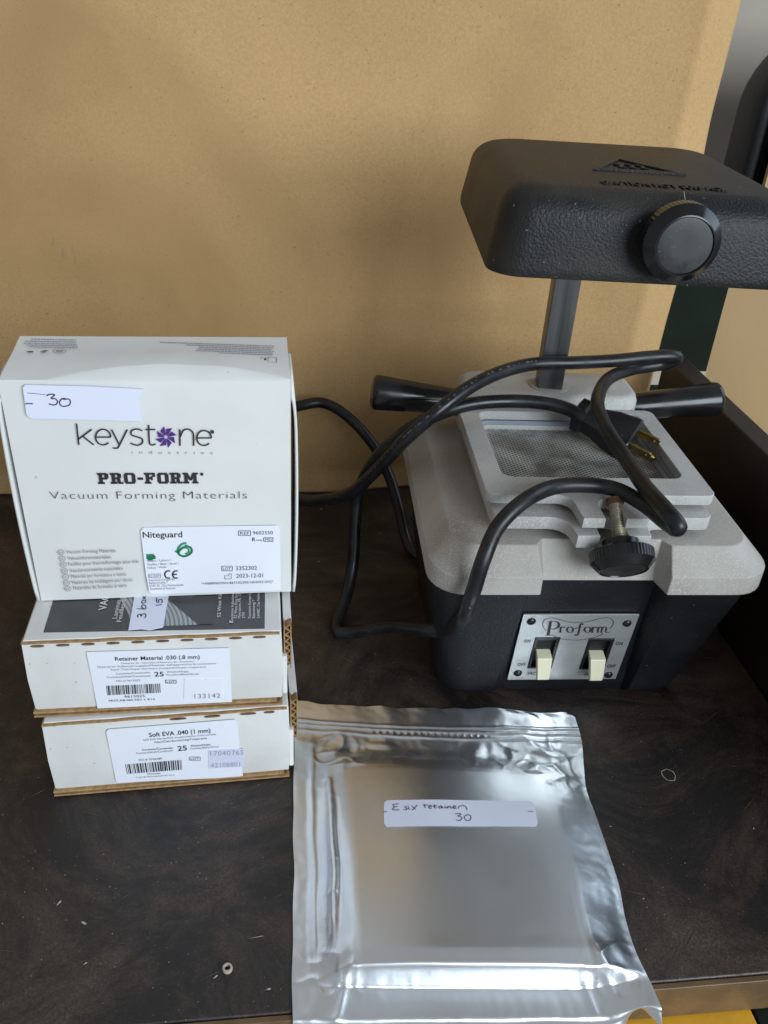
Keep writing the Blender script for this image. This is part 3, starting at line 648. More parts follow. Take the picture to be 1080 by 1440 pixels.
g1([(506, 783), (530, 782), (510, 789), (536, 787), (508, 795), (538, 793), (512, 799), (528, 799)], 0.0010)
F.flush(c3, 'marker_scribble')
# tiny print on the top face
F = face_top(c3, TH+0.0008); F = Face(F.O-Vector((0, 0, .0009)), F.U, F.V+Vector((0, 0, (.0036-.0022)/(TD*.4)))); F.O = F.O - F.V*.0001 + Vector((0, 0, .0003))
rnd = random.Random(5)
def tiny_rows(px0, px1, pys, sag, seed):
    for k, py in enumerate(pys):
        x = px0[k] if isinstance(px0, (list, tuple)) else px0
        while x < px1:
            L = rnd.uniform(1.2, 4.5); F.polypx([(x, py+sag*(x-px1)), (x+L, py+sag*(x+L-px1)), (x+L, py+1.1+sag*(x+L-px1)), (x, py+1.1+sag*(x-px1))], 'inkl', 0.0004); x += L+rnd.uniform(.5, 1.1)
tiny_rows([44, 36, 34, 38, 42], 108, [478.5, 481.5, 484.5, 487, 489.5], 0.02, 1)
tiny_rows([225, 262, 280, 278, 276, 308], 383, [487, 489.5, 492, 494.5, 497, 499.5], 0.035, 2)
F.rectpx((367, 503.5), (389, 510.5), 0.0003, 'inkg', 0.0004); F.stroke([(377, 503.5), (377, 510.5)], 0.0003, 'inkg', smooth=False); F.polypx([(371, 505), (375, 505), (374, 509), (372, 509)], 'ink', 0.0004)
F.polypx([(37, 495), (48, 494.5), (46, 496.5), (40, 496.5)], 'ink', 0.0004); F.polypx([(57, 495.5), (63, 493), (69, 494), (62, 497)], 'inkg', 0.0004)
F.stroke([(84+9*math.cos(a), 494.5+3*math.sin(a)) for a in [2*math.pi*k/16 for k in range(16)]], 0.0003, 'inkg', 0.0004, closed=True); F.polypx([(79, 493.7), (89, 493.7), (89, 495.3), (79, 495.3)], 'inkg', 0.0004)
F.flush(c3, 'small_print')

# ================================================================== vacuum forming machine
MX, MY, MA = 0.2185, 0.1977, -0.0396
vm = empty('vacuum_forming_machine', (MX, MY, 0.0), MA)
tag(vm, 'grey and black vacuum forming machine with a raised heater head and a looping cord', 'machine')
VI = Matrix_inv(vm); VW = VI.inverted()
def lz(px, py, z): return VI @ pz(px, py, z)
def lv(px, py, v):           # photo pixel on the machine's own front-parallel plane
    n_ = VW.to_3x3() @ Vector((0, 1, 0)); return VI @ pplane(px, py, VW @ Vector((0, v, 0)), n_)
def outl(z, w_, v0, v1, r, rh, rd, rs, n=7):
    pts = [(-rh, v0), (-rs, v0+rd), (rs, v0+rd), (rh, v0)]
    for cx_, cy_, a0 in ((w_-r, v0+r, 270), (w_-r, v1-r, 0), (-w_+r, v1-r, 90), (-w_+r, v0+r, 180)):
        for k in range(n+1):
            a = math.radians(a0+90*k/n); pts.append((cx_+r*math.cos(a), cy_+r*math.sin(a)))
    return [(x, y, z) for x, y in pts]
# black lower body
rings = [outl(0.0006, .0805, .006, .150, .016, .0462, .0005, .0455), outl(0.003, .0835, .002, .154, .018, .0468, .0035, .0455), outl(0.009, .0852, -.0025, .156, .019, .0472, .0062, .0445),
         outl(0.0155, .0860, -.0045, .157, .019, .0474, .0068, .044), outl(0.055, .0915, -.0155, .162, .020, .0455, .0112, .0415), outl(0.1130, .0995, -.0305, .168, .021, .044, .0165, .0385)]
MB().loft(rings).build('lower_body', 'black', vm, smooth=38, bevel=0.0012)
# grey casting on top
rings = [outl(0.1135, .1035, -.034, .175, .022, .0383, .0145, .0347), outl(0.1265, .1035, -.034, .175, .022, .0385, .0178, .0350), outl(0.1395, .0905, -.0195, .163, .016, .0408, .0062, .0365)]
MB().loft(rings).build('upper_casting', 'castdark', vm, smooth=30, bevel=0.0008)
# vacuum chamber pedestal, lower and upper clamp frames
MB().loft([[(x, y, 0.1398) for x, y in rrect(-.062, .004, .062, .114, .008)], [(x, y, 0.1443) for x, y in rrect(-.062, .004, .062, .114, .008)]]).build('pedestal', 'castdark', vm, smooth=40)
def frame_outline(w_, v0, v1, tw, tv, sw, sv, r, f=0.010):
    """frame outline with a forked tongue at the front: tw half width, tv tongue front, sw slot half width, sv slot bottom"""
    pts = []
    def arc(cx_, cy_, r_, a0, a1, n=6):
        for k in range(n+1):
            a = math.radians(a0+(a1-a0)*k/n); pts.append((cx_+r_*math.cos(a), cy_+r_*math.sin(a)))
    pts += [(-sw, sv), (sw, sv)] if False else []
    arc(0, sv, sw, 180, 0)                        # slot bottom, left to right over the top
    pts.append((sw, tv)); pts.append((tw, tv))
    arc(tw+f, v0-f*0.9, f*0.9, 180, 90, 5)
    arc(w_-r, v0+r, r, 270, 360); arc(w_-r, v1-r, r, 0, 90); arc(-w_+r, v1-r, r, 90, 180); arc(-w_+r, v0+r, r, 180, 270)
    arc(-tw-f, v0-f*0.9, f*0.9, 90, 0, 5)
    pts.append((-tw, tv)); pts.append((-sw, tv))
    return pts
hole = rrect(-.0565, .0205, .0575, .1125, .007)
v_, f_ = plate([frame_outline(.0665, -.0105, .118, .0215, -.0300, .0085, -.018, .006, .012), rrect(-.0545, .0225, .0555, .1105, .007)], 0.0085, 0.0006)
MB().add([(p.x, p.y, p.z+0.1487) for p in v_], f_).build('lower_frame', 'cast', vm, smooth=40)
v_, f_ = plate([frame_outline(.0702, -.0008, .119, .0190, -.0268, .0062, -.012, .006, .010), hole], 0.0066, 0.0006)
MB().add([(p.x, p.y, p.z+0.1593) for p in v_], f_).build('upper_frame', 'cast', vm, smooth=40)
# liner inside the opening, tray and perforated screen
v_, f_ = plate([rrect(-.0563, .0207, .0573, .1123, .007), rrect(-.0548, .0222, .0558, .1108, .006)], 0.0028, 0.0002)
MB().add([(p.x, p.y, p.z+0.15455) for p in v_], f_).build('gasket', 'gasket', vm)
MB().box((-.0546, .0224, .1445), (.0556, .1106, .1458)).build('tray', 'tray', vm)
for (u, v) in ((-.03, .095), (-.028, .065), (-.022, .04), (.0, .082), (.004, .055), (.03, .09), (.034, .045)):
    MB().lathe([(.0085, .1459), (.0085, .1466), (.0078, .1470), (.006, .1471)], 20, Matrix.Translation((u, v, 0))).build('vent_boss', 'black', vm, smooth=40)
sc = MB(); U0_, U1_, V0_, V1_ = -.0543, .0553, .0227, .1103
def wire(p, q, z, w_=0.00062, hh=0.0003):
    d = (Vector(q)-Vector(p)); 
    if d.length < 1e-4: return
    d.normalize(); n_ = Vector((-d.y, d.x))*w_/2; a, b = Vector(p), Vector(q)
    sc.add([(*(a-n_), z), (*(b-n_), z), (*(b+n_), z), (*(a+n_), z), (*(a-n_), z+hh), (*(b-n_), z+hh), (*(b+n_), z+hh), (*(a+n_), z+hh)], [(4, 5, 6, 7), (0, 1, 5, 4), (2, 3, 7, 6), (1, 2, 6, 5), (3, 0, 4, 7)])
def clipline(c_, sl):
    # v = sl*(u - c_), clipped to the opening
    us = sorted((c_+(V0_)/sl, c_+(V1_)/sl)); ua, ub = max(U0_, us[0]), min(U1_, us[1])
    return None if ub <= ua else ((ua, sl*(ua-c_)), (ub, sl*(ub-c_)))
for sl, z in ((0.62, .1494), (-0.62, .1497)):
    k = -0.32
    while k < 0.32:
        r = clipline(k, sl)
        if r: wire(r[0], r[1], z)
        k += 0.0042
o = sc.build('wire_screen', 'wire', vm)
# clamp screw and knob
AX = Vector((0, -math.cos(math.radians(38)), -math.sin(math.radians(38))))
K0 = lv(865, 706, -.010)
q = AX.to_track_quat('Z', 'Y').to_matrix().to_4x4(); km = Matrix.Translation(K0) @ q
thr = []; z = 0.0
for k in range(44): thr.append((0.0043 if k % 2 else 0.0037, z)); z += 0.00062
MB().lathe([(0.0001, -.0005)]+thr, 18, km).build('clamp_screw', 'zinc', vm, smooth=60)
MB().lathe([(0.002, -.0022), (.0052, -.002), (.0054, .0008), (.0046, .0014)], 12, km).build('rusty_nut', 'rust', vm)
def knob(mtx, parent, name='knob', R=0.0181, hub=0.0105):
    n = 120
    rip = lambda r, z, k: (0.00016 if (k % 2) else -0.0001) if (r > R*0.955 and z < .0135) else 0
    o = MB().lathe([(hub*0.8, 0.0), (hub, .0006), (hub, .0060), (R*.955, .0062), (R, .0070), (R, .0132), (R*.96, .0140), (R*.765, .0182), (R*.73, .0183), (R*.72, .0176), (R*.715, .0174)], n, mtx, rip).build(name, 'bake', parent, smooth=30)
    MB().lathe([(R*.70, .0172), (R*.70, .01765), (R*.66, .0178), (R*.3, .0178)], 48, mtx).build('face_disc', 'bakedull', o, smooth=40)
    return o
kb = knob(Matrix.Translation(K0 + AX*0.0235) @ q, vm)
# rear bar with handles, and post
def bar_ring(z, i): return [(x, y, z) for x, y in rrect(-.0655+i, .1195+i, .0625-i, .166-i, .012)]
MB().loft([bar_ring(.1396, 0), bar_ring(.166, 0), bar_ring(.1705, .0015), bar_ring(.172, .0045)]).build('rear_bar', 'cast', vm, smooth=50)
for s_, e_ in ((-1, lv(525, 551, .1365)), (1, lv(1010, 561, .1365))):
    a = Vector((s_*0.0625, .1365, .1575)); b_ = Vector((e_.x, .1365, e_.z)); d = (b_-a); L = d.length; mtx = Matrix.Translation(a) @ d.normalized().to_track_quat('Z', 'Y').to_matrix().to_4x4()
    MB().lathe([(.004, -.004), (.0095, -.001), (.0098, .002), (.0108, L*.5), (.0126, L-.003), (.0122, L-.0008), (.0105, L+.0008), (.005, L+.0016), (.0005, L+.0018)], 40, mtx).build('handle', 'bake', vm, smooth=40)
HA = math.radians(-3.4); PV = 0.1385
HM_ = Matrix.Translation((0, PV, 0)) @ Matrix.Rotation(HA, 4, 'Z')
pm = Matrix.Translation((-.0018, PV, 0)) @ Matrix.Rotation(math.radians(-7), 4, 'Z')
MB().box((-.0088, -.0088, .150), (.0088, .0088, .2946)).xf(lambda p: pm @ p).build('post', 'post', vm, bevel=0.0009)
MB().lathe([(.0145, .1719), (.0145, .1726), (.0138, .1729), (.006, .1729)], 28, Matrix.Translation((-.0018, PV, 0))).build('post_collar', 'castdark', vm, smooth=40)
# heater head
def hring(z, i, v0=-.160, v1=.014, w_=.0788, r=.017):
    return [HM_ @ Vector((x, y, z)) for x, y in rrect(-w_+i, v0+i, w_-i, v1-i, r, 8)]
rings = [hring(.2945, .0022), hring(.2950, .0004), hring(.2965, 0), hring(.3000, 0), hring(.3190, .0032)]
for k in range(1, 9):
    a = math.radians(90*k/8); rings.append(hring(.3205+.0150*math.sin(a), .0036+.0150*(1-math.cos(a)), r=.017))
hd = MB().loft(rings).build('heater_head', 'head', vm, smooth=50)
MB().loft([[HM_ @ Vector((x, y, z_)) for x, y in rrect(-.064, -.145, .064, -.018, .008)] for z_ in (.2925, .2944)]).build('ceramic_heater_plate', 'ceramic', hd, bevel=0.0005)
HT = 0.3355
def hflat(pts, z0, z1): 
    mb = MB(); mb.loft([[HM_ @ Vector((x, y, z0)) for x, y in pts], [HM_ @ Vector((x, y, z1)) for x, y in pts]]); return mb
A_, B_, C_ = [HM_.inverted() @ lz(*p, HT) for p in ((833, 239), (965, 247), (866, 224))]
tri = [(v.x, v.y) for v in (A_, B_, C_)]; ctr = (sum(p[0] for p in tri)/3, sum(p[1] for p in tri)/3)
inn = [(ctr[0]+(p[0]-ctr[0])*0.80, ctr[1]+(p[1]-ctr[1])*0.80) for p in tri]
v_, f_ = plate([tri, inn], 0.0022, 0.0003)
MB().add([HM_ @ Vector((p.x, p.y, p.z+HT)) for p in v_], f_).build('warning_triangle', 'head', hd)
wv = MB()
for k in range(3):
    cx_ = ctr[0]-.006+.006*k; P = cr([(cx_-.002, ctr[1]+.006, HT+.0004), (cx_+.001, ctr[1]+.002, HT+.0004), (cx_-.001, ctr[1]-.002, HT+.0004), (cx_+.002, ctr[1]-.006, HT+.0004)], 5)
    wv.tube([HM_ @ p for p in P], .0008, 6)
wv.build('heat_waves', 'head', hd)
vs, fs = text2d('CAUTION HOT SURFACE', 0.01); L0 = max(v[0] for v in vs)
lt = MB(); a = HM_.inverted() @ lz(846, 259, HT); b_ = HM_.inverted() @ lz(1022, 270, HT); W_ = b_.x-a.x
for (z_) in (HT-.0008, HT+.0007): lt.add([HM_ @ Vector((a.x+v[0]/L0*W_, a.y+(b_.y-a.y)*v[0]/L0+v[1]*.0105, z_)) for v in vs], fs)
n_ = len(vs); ec = {}
for f in fs:
    for i in range(len(f)):
        k = tuple(sorted((f[i], f[(i+1) % len(f)]))); ec.setdefault(k, []).append((f[i], f[(i+1) % len(f)]))
for k, l in ec.items():
    if len(l) == 1: lt.f.append((l[0][0], l[0][1], l[0][1]+n_, l[0][0]+n_))
lt.build('raised_lettering', 'head', hd)
kq = HM_ @ Matrix.Translation(Vector((0, -.1575, .3115))) @ Matrix.Rotation(math.radians(90), 4, 'X')
kc = lv(962, 345, -.036); hc = HM_.inverted() @ kc
kq = HM_ @ Matrix.Translation(Vector((hc.x, -.1580, hc.z))) @ Matrix.Rotation(math.radians(90), 4, 'X')
knob(kq, vm, 'knob', 0.0181, 0.010)
th = MB().tube(cr([HM_ @ Vector((hc.x+.004+x, y, z)) for x, y, z in ((0, -.147, .3362), (-.0015, -.156, .3335), (-.0005, -.1605, .327), (.001, -.1615, .322))], 6), .0002, 5).build('thread', 'chalk', hd)

# switch plate
PA = [VW @ Vector(p) for p in ((-.0373, .001, .0151), (.0373, .001, .0151), (-.0373, -.0083, .0781))]
PF = Face(PA[0], PA[1]-PA[0], PA[2]-PA[0]); PF.O = PF.O + PF.N*0.0016
def z6(x, y): return (700+x/4.909, 850+y/4.909)
pq = lambda x, y: PF.st(*z6(x, y))
corn = [pq(68, 505), pq(805, 520), pq(975, 78), pq(178, 55)]
def rect_of(pts):
    xs = [p.x for p in pts]; ys = [p.y for p in pts]; return sum(sorted(xs)[:2])/2, sum(sorted(ys)[:2])/2, sum(sorted(xs)[2:])/2, sum(sorted(ys)[2:])/2
px0, py0, px1, py1 = rect_of(corn)
sw1 = rect_of([pq(197, 435), pq(372, 440), pq(428, 225), pq(262, 218)]); sw2 = rect_of([pq(560, 442), pq(735, 447), pq(803, 232), pq(625, 228)])
rc = lambda r: [(r[0], r[1]), (r[2], r[1]), (r[2], r[3]), (r[0], r[3])]
v_, f_ = plate([rrect(px0, py0, px1, py1, .0006, 3), rc(sw1), rc(sw2)], 0.0012, 0.0001)
plm = lambda p: VI @ PF.p((p[0], p[1]), p[2])
panel = MB().add([plm(p) for p in v_], f_).build('switch_plate', 'steel', vm)
for (x, y) in ((230, 112), (890, 125), (137, 468), (762, 480)):
    q_ = pq(x, y); mb = MB(); R = .0030
    prof = [(R, .0006), (R*.95, .0011), (R*.7, .0019), (R*.30, .0022), (R*.28, .0014), (.0001, .0013)]
    mb.lathe(prof, 18); mb.xf(lambda p: plm((q_.x+p.x, q_.y+p.y, p.z))); mb.build('screw', 'screw', panel, smooth=40)
for sw in (sw1, sw2):
    x0, y0, x1, y1 = sw; e_ = .0004
    fr_ = plate([rc((x0+e_, y0+e_, x1-e_, y1-e_)), rc((x0+.0022, y0+.002, x1-.0022, y1-.0026))], 0.003, 0.0001)
    s_ = MB().add([plm((p.x, p.y, p.z-.0006)) for p in fr_[0]], fr_[1]).build('switch', 'screw', vm)
    MB().box((x0+.001, y0+.001, -.009), (x1-.001, y1-.001, -.0072)).xf(lambda p: plm(p)).build('recess', 'screw', s_)
    # rocker: flat upper paddle, cream lever hanging out and down
    xm, w_ = (x0+x1)/2, (x1-x0)*0.30
    ym = y0+(y1-y0)*0.52
    MB().add([plm(p) for p in ((xm-w_*1.05, ym, -.002), (xm+w_*1.05, ym, -.002), (xm+w_*1.05, y1-.003, -.0045), (xm-w_*1.05, y1-.003, -.0045), (xm-w_*1.05, ym, -.007), (xm+w_*1.05, ym, -.007), (xm+w_*1.05, y1-.003, -.007), (xm-w_*1.05, y1-.003, -.007))],
             [(0, 1, 2, 3), (4, 7, 6, 5), (0, 4, 5, 1), (1, 5, 6, 2), (2, 6, 7, 3), (3, 7, 4, 0)]).build('rocker', 'screw', s_)
    rg = []
    for (yy, zz, ww, tt) in ((ym+.0005, -.004, w_*.95, .0010), (ym-.0005, .0055, w_, .0016), (y0+.0062, .0105, w_*.86, .0016), (y0+.0022, .0118, w_*.80, .0012)):
        rg.append([plm((xm-ww, yy, zz)), plm((xm+ww, yy, zz)), plm((xm+ww, yy-tt*2.2, zz-tt*1.6)), plm((xm-ww, yy-tt*2.2, zz-tt*1.6))])
    MB().loft(rg).build('lever', 'cream', s_, bevel=0.0006)
pt = lambda s_, a, b, cap: PF.text(s_, z6(*a), z6(*b), cap/4.909, 'ink', 0.012, 1.1, h=0.00085)
pt('ON', (178, 258), (220, 258), 21); pt('ON', (808, 273), (856, 275), 21); pt('OFF', (133, 418), (188, 418), 21); pt('OFF', (750, 429), (806, 431), 21); pt('VACUUM', (199, 478), (318, 482), 20); pt('HEAT', (593, 485), (680, 488), 20)
pen = (0.00018, 0.0012, 0.0)
ps = lambda pts, pn=pen, **k: PF.stroke([z6(*p) for p in pts], 0.0003, 'ink', 0.00085, pen=pn, **k)
th_ = (0.0003, 0.00052, 0.0)
# cartouche
ps([(332, 175), (314, 152), (310, 122), (330, 96), (372, 86), (420, 97), (480, 114), (560, 120), (640, 108), (710, 90), (762, 86), (792, 106), (793, 135), (772, 160)], th_)
ps([(372, 203), (400, 220), (450, 234), (540, 240), (620, 232), (690, 214), (725, 194)], th_)
# letters, italic broad-pen
ps([(362, 116), (346, 206)], (0.0012, 0.0019, 0)); ps([(338, 114), (380, 110)], th_, smooth=False); ps([(328, 208), (368, 209)], (0.0004, 0.0005, 0), smooth=False)
ps([(365, 114), (400, 112), (420, 128), (412, 152), (385, 164), (358, 162)], (0.0003, 0.0017, 0))
ps([(432, 150), (430, 186)], (0.0009, 0.0013, 0)); ps([(430, 165), (442, 150), (456, 150), (458, 156)], (0.0004, 0.0009, 0)); ps([(420, 187), (442, 187)], th_, smooth=False); ps([(422, 151), (434, 150)], th_, smooth=False)
for cx_ in (497, 618): ps([(cx_+21*math.cos(a), 168+19*math.sin(a)) for a in [2*math.pi*k/14 for k in range(14)]], (0.0003, 0.0013, 0.0), closed=True)
ps([(528, 160), (548, 158)], (0.0008, 0.0008, 0), smooth=False)
ps([(588, 134), (580, 126), (568, 134), (562, 160), (554, 195), (540, 209), (530, 202)], (0.0004, 0.0013, 0)); ps([(548, 152), (582, 151)], th_, smooth=False)
ps([(654, 150), (650, 187)], (0.0009, 0.0013, 0)); ps([(652, 166), (664, 151), (676, 150), (678, 156)], (0.0004, 0.0009, 0)); ps([(641, 188), (662, 188)], th_, smooth=False)
ps([(692, 150), (688, 187)], (0.0009, 0.0013, 0)); ps([(690, 164), (704, 150), (716, 152), (716, 168), (712, 187)], (0.0003, 0.0011, 0)); ps([(716, 164), (732, 150), (746, 153), (745, 170), (744, 184), (754, 188), (768, 184)], (0.0003, 0.0011, 0))
ps([(680, 188), (697, 188)], th_, smooth=False); ps([(704, 188), (720, 188)], th_, smooth=False)
inkp = PF.inks; PF.inks = {}
mb = MB(); mb.v = [tuple(VI @ Vector(v)) for v in inkp['ink'].v]; mb.f = inkp['ink'].f; mb.build('lettering', 'ink', panel)['kind'] = 'stuff'

# power cord: one cable from the plug over the machine, round the cartons and back to the rear of the base
def W(px, py, z): return pz(px, py, z)
def WV(px, py, v): return VW @ lv(px, py, v)
cp_ = [W(822, 590, .1715), W(800, 576, .1755), W(765, 567, .1775), W(720, 564, .1775), W(670, 567, .1765), W(630, 577, .172), W(585, 598, .160), W(545, 627, .140), W(517, 662, .112), W(503, 700, .084), W(499, 745, .058),
       W(496, 795, .030), W(486, 842, .011), W(474, 872, .0058), W(476, 888, .0054), W(500, 889, .0100), W(550, 881, .030), W(600, 886, .052), W(630, 886, .066),
       WV(652, 868, -.045), WV(666, 830, -.0445), WV(680, 786, -.041), WV(700, 741, -.030), W(735, 706, .1685), W(775, 686, .1695), W(820, 682, .1695), W(865, 688, .1695), W(905, 709, .1700), W(935, 733, .1712), W(950, 743, .1745), W(953, 738, .1795),
       W(935, 716, .1818), W(905, 682, .1805), W(878, 642, .1810), W(852, 602, .1860), W(840, 567, .1890), W(853, 535, .1880), W(885, 520, .1870), W(925, 513, .1890), W(948, 507, .194), W(948, 501, .1985), W(915, 502, .1985), W(865, 507, .1965), W(810, 510, .1955),
       W(750, 512, .1955), W(700, 525, .194), W(655, 548, .189), W(610, 583, .176), W(570, 618, .155), W(530, 660, .120), W(495, 692, .090), W(455, 703, .070), W(425, 703, .056), W(385, 688, .040), W(345, 655, .036), W(340, 615, .060), W(375, 583, .085),
       W(420, 571, .100), W(455, 567, .103), W(490, 587, .094), W(525, 626, .074), W(548, 672, .050), W(561, 715, .030), W(569, 750, .014), W(580, 775, .0062), W(610, 790, .0054), W(660, 780, .0054)]
P = [VI @ p for p in cr(cp_, 8)]
cordo = MB().tube(P, 0.0046, 14).build('power_cord', 'cord', vm, smooth=60)
pm_ = MB(); rnd = random.Random(11); i0 = 44*8
for k in range(i0, i0+44):
    c_ = Vector(P[k]); d_ = (Vector(P[k+1])-c_).normalized(); view = (VI @ Vector(CAM) - c_).normalized(); n_ = (view + Vector((-.25, -.1, .5))); n_ = (n_-d_*n_.dot(d_)).normalized(); s2 = d_.cross(n_)
    if rnd.random() < .25: continue
    for q_ in range(2):
        o_ = c_ + d_*rnd.uniform(-.001, .001) + n_*.00462; L = rnd.uniform(.0003, .0008); w_ = rnd.uniform(.0003, .0007)
        pm_.add([o_-d_*L-s2*w_, o_+d_*L-s2*w_, o_+d_*L+s2*w_, o_-d_*L+s2*w_], [(0, 1, 2, 3)])
pm_.build('moulded_print', 'mould', cordo)['kind'] = 'stuff'
# plug lying on the screen
p0 = lz(814, 583, .1705); p1 = lz(890, 621, .1625); d = (p1-p0).normalized(); sd_ = d.cross(Vector((0, 0, 1))).normalized(); u_ = sd_.cross(d)
Lp = (p1-p0).length
rt = Matrix.Rotation(math.radians(30), 3, d); sd_ = rt @ sd_; u_ = rt @ u_
def prg(x, a, b_, r): return [p0+d*x+sd_*y+u_*z for y, z in rrect(-a, -b_, a, b_, r, 4)]
rg = [prg(-.003, .0062, .0062, .003), prg(-.0015, .0092, .0092, .003), prg(.0035, .0094, .0094, .003), prg(.006, .0080, .0082, .003), prg(Lp*.35, .0088, .0085, .003), prg(Lp*.6, .0112, .0105, .003), prg(Lp*.97, .0128, .0112, .003), prg(Lp, .0122, .0106, .0025)]
pl = MB().loft(rg).build('plug', 'cord', vm, smooth=45, bevel=0.0006)
for s_ in (-1, 1):
    lp = rrect(0, -.0032, .0165, .0032, .0014, 4); ho = [(.0135+.0012*math.cos(a), .0012*math.sin(a)) for a in [2*math.pi*k/12 for k in range(12)]]
    v_, f_ = plate([lp, ho], 0.0015, 0.0002)
    MB().add([p1-d*.001+d*p.x+u_*(p.y+.0035)+sd_*(p.z+s_*.0062) for p in v_], f_).build('blade', 'brass', pl)
pin = MB().tube([p1-d*.001-u_*.0062, p1+d*.010-u_*.0062, p1+d*.0165-u_*.0062, p1+d*.0178-u_*.0062], lambda t: .0024 if t < .9 else .0015, 14).build('ground_pin', 'brass', pl, smooth=50)

# ================================================================== silver foil pouch
fp = empty('foil_pouch', (0.125, 0.09, 0.0))
tag(fp, 'flat silver foil zip pouch with a handwritten label lying at the table front', 'pouch')
NA, NB = 190, 330
TLp, TRp, BRp, BLp = Vector((.0362, .1990)), Vector((.2235, .1845)), Vector((.2085, -.0030)), Vector((.0312, .0010))
def ss(x, a, b):
    t = max(0, min(1, (x-a)/(b-a))); return t*t*(3-2*t)
def lin(x, a, b):
    t = (x-a)/(b-a); k = 15.0
    return max(0, min(1, t)) if (t < -.2 or t > 1.2) else (math.log1p(math.exp(k*t))-math.log1p(math.exp(k*(t-1))))/k
def ridge(x, y, s, sd): return 1-abs(noise.noise((x*s, y*s, sd)))*2
SA0, SA1, SB0, SB1 = .168, .868, .285, .925       # where the packed sheets lie
REDGE = [pz(*q_) for q_ in ((806, 1000, .002), (818, 1040, .002), (821, 1080, .002), (824, 1115, .003), (838, 1155, .003), (856, 1205, .004), (870, 1250, .004), (879, 1295, .005), (894, 1345, .006), (921, 1400, .007))]
REDGE = [v for v in cr(REDGE, 6)]
def bag(a, b):
    """a across, b from the zip edge to the front seal; b > 1 hangs over the table edge"""
    bb = min(b, 1.0)
    L = TLp.lerp(BLp, bb); R = TRp.lerp(BRp, bb)
    k_ = bb*(len(REDGE)-1); i_ = min(len(REDGE)-2, int(k_)); R = REDGE[i_].lerp(REDGE[i_+1], k_-i_)
    R = Vector((R.x, R.y)) - Vector((.005, 0))*(1-ss(bb, 0, .03))
    L = L + Vector((1, 0))*(.0012*noise.noise((bb*7, 5, 2)))
    p = L.lerp(R, a)
    p.y += .0024*noise.noise((a*6, 1.7, 0))*(1-ss(bb, 0, .12)) + .0016*noise.noise((a*17, 3.7, 0))*(1-ss(bb, 0, .08))
    # slab plateau with ramps
    ea = lin(a, SA0-.10, SA0+.004)*(1-lin(a, SA1-.004, SA1+.118)); eb = ss(b, SB0-.115, SB0+.010)*(1-ss(b, .938, .958))
    slab = ea*eb
    edge = max(0, 1-abs(slab-.5)*2)
    z = .0009 + (.0060+.0082*max(0, min(1, (b-.28)/.62)) + .0010*(1-min(1, abs(b-.60)/.34)**2) + .0014*(1-min(1, abs(a-.52)/.36)**2) + .0007*noise.noise((a*4.2+b*1.5, b*3.3-a, 6.5)))*slab
    # crumples concentrated on the ramps
    cr1 = ridge(a*1.2, b, 7.0, 1.0)**3; cr2 = ridge(a+b*.35, b-a*.2, 13.0, 4.0)**4
    corner = math.exp(-((a-.13)/.10)**2-((b-.22)/.10)**2)+math.exp(-((a-.86)/.10)**2-((b-.20)/.11)**2)+math.exp(-((a-.12)/.09)**2-((b-.95)/.07)**2)+math.exp(-((a-.87)/.08)**2-((b-.93)/.07)**2)
    z += (.0004*cr1+.0003*cr2)*edge*(1-ss(a,.8,.86)*ss(b,.3,.4)) + (.0017*cr1+.0012*cr2)*corner*(1-ss(slab, .9, 1.0))
    vd = noise.voronoi((a*9.0, b*9.0, .3))[0]; vd2 = noise.voronoi((a*19.0+3, b*17.0, 1.7))[0]
    fac = corner*.9 + edge*.25 + .45*(1-ss(b, .16, .24))*ss(b, .09, .13)
    z += (.0024*(vd[0]-.3)+.0009*(vd2[0]-.3))*fac*(1-ss(b, .88, .93))*(1-ss(slab, .92, 1.0))
    z += slab*(.00004*max(0, 1-(vd[1]-vd[0])*16)*(.35+.65*corner))
    # plateau: gentle tension waves
    z += slab*(.00045*noise.noise((a*3.1, b*2.3, 9)) + .00010*noise.noise((a*9, b*6, 3)) + .0004*math.exp(-((b-.90)/.025)**2)*ss(a, .2, .5))
    # long folds along the left margin
    z += .0021*math.exp(-((a-.115-.006*math.sin(b*3))/.012)**2)*ss(b, .25, .40)*(1-ss(b, .80, .93)) + .0012*math.exp(-((a-.062)/.010)**2)*ss(b, .12, .3)*(1-ss(b, .85, .97))
    z -= .0011*math.exp(-((a-.142)/.006)**2)*ss(b, .35, .5)*(1-ss(b, .7, .85))
    # right flange curls up towards the front
    z += .0036*ss(a, .84, 1.0)*ss(b, .70, 1.0) + .0048*ss(a, .84, 1.0)*ss(b, .12, .4)
    # top margin waves and zip tracks
    top = 1-ss(b, 0.0, .16)
    z += top*(.0028*(noise.noise((a*5.0, 2.2, 1))+.45)+.0010*noise.noise((a*14, 7, b*3))) 
    for zb_ in (.075, .092, .118): z += .0009*math.exp(-((b-zb_-.010*math.sin(a*3.0+.4))/.0055)**2)
    z += .0004*math.exp(-((b-.105-.010*math.sin(a*3.0+.4))/.006)**2)*math.sin(a*260)*ss(a, .25, .3)*(1-ss(a, .62, .7))
    # dents between zip and sheets
    for (ca, cb, ra, rb, h) in ((.62, .18, .05, .05, .0010), (.67, .21, .05, .03, -.0008), (.77, .17, .045, .045, .0011), (.81, .22, .03, .03, -.0009), (.44, .20, .05, .04, -.0009), (.20, .20, .05, .035, -.0016), (.30, .17, .07, .02, .0010)):
        z += h*max(0, 1-math.sqrt(((a-ca)/ra)**2+((b-cb)/rb)**2))
    z += .00012*noise.noise((a*40, b*40, 1))*(1-slab*.8)
    z = max(z, .0008)
    y = p.y
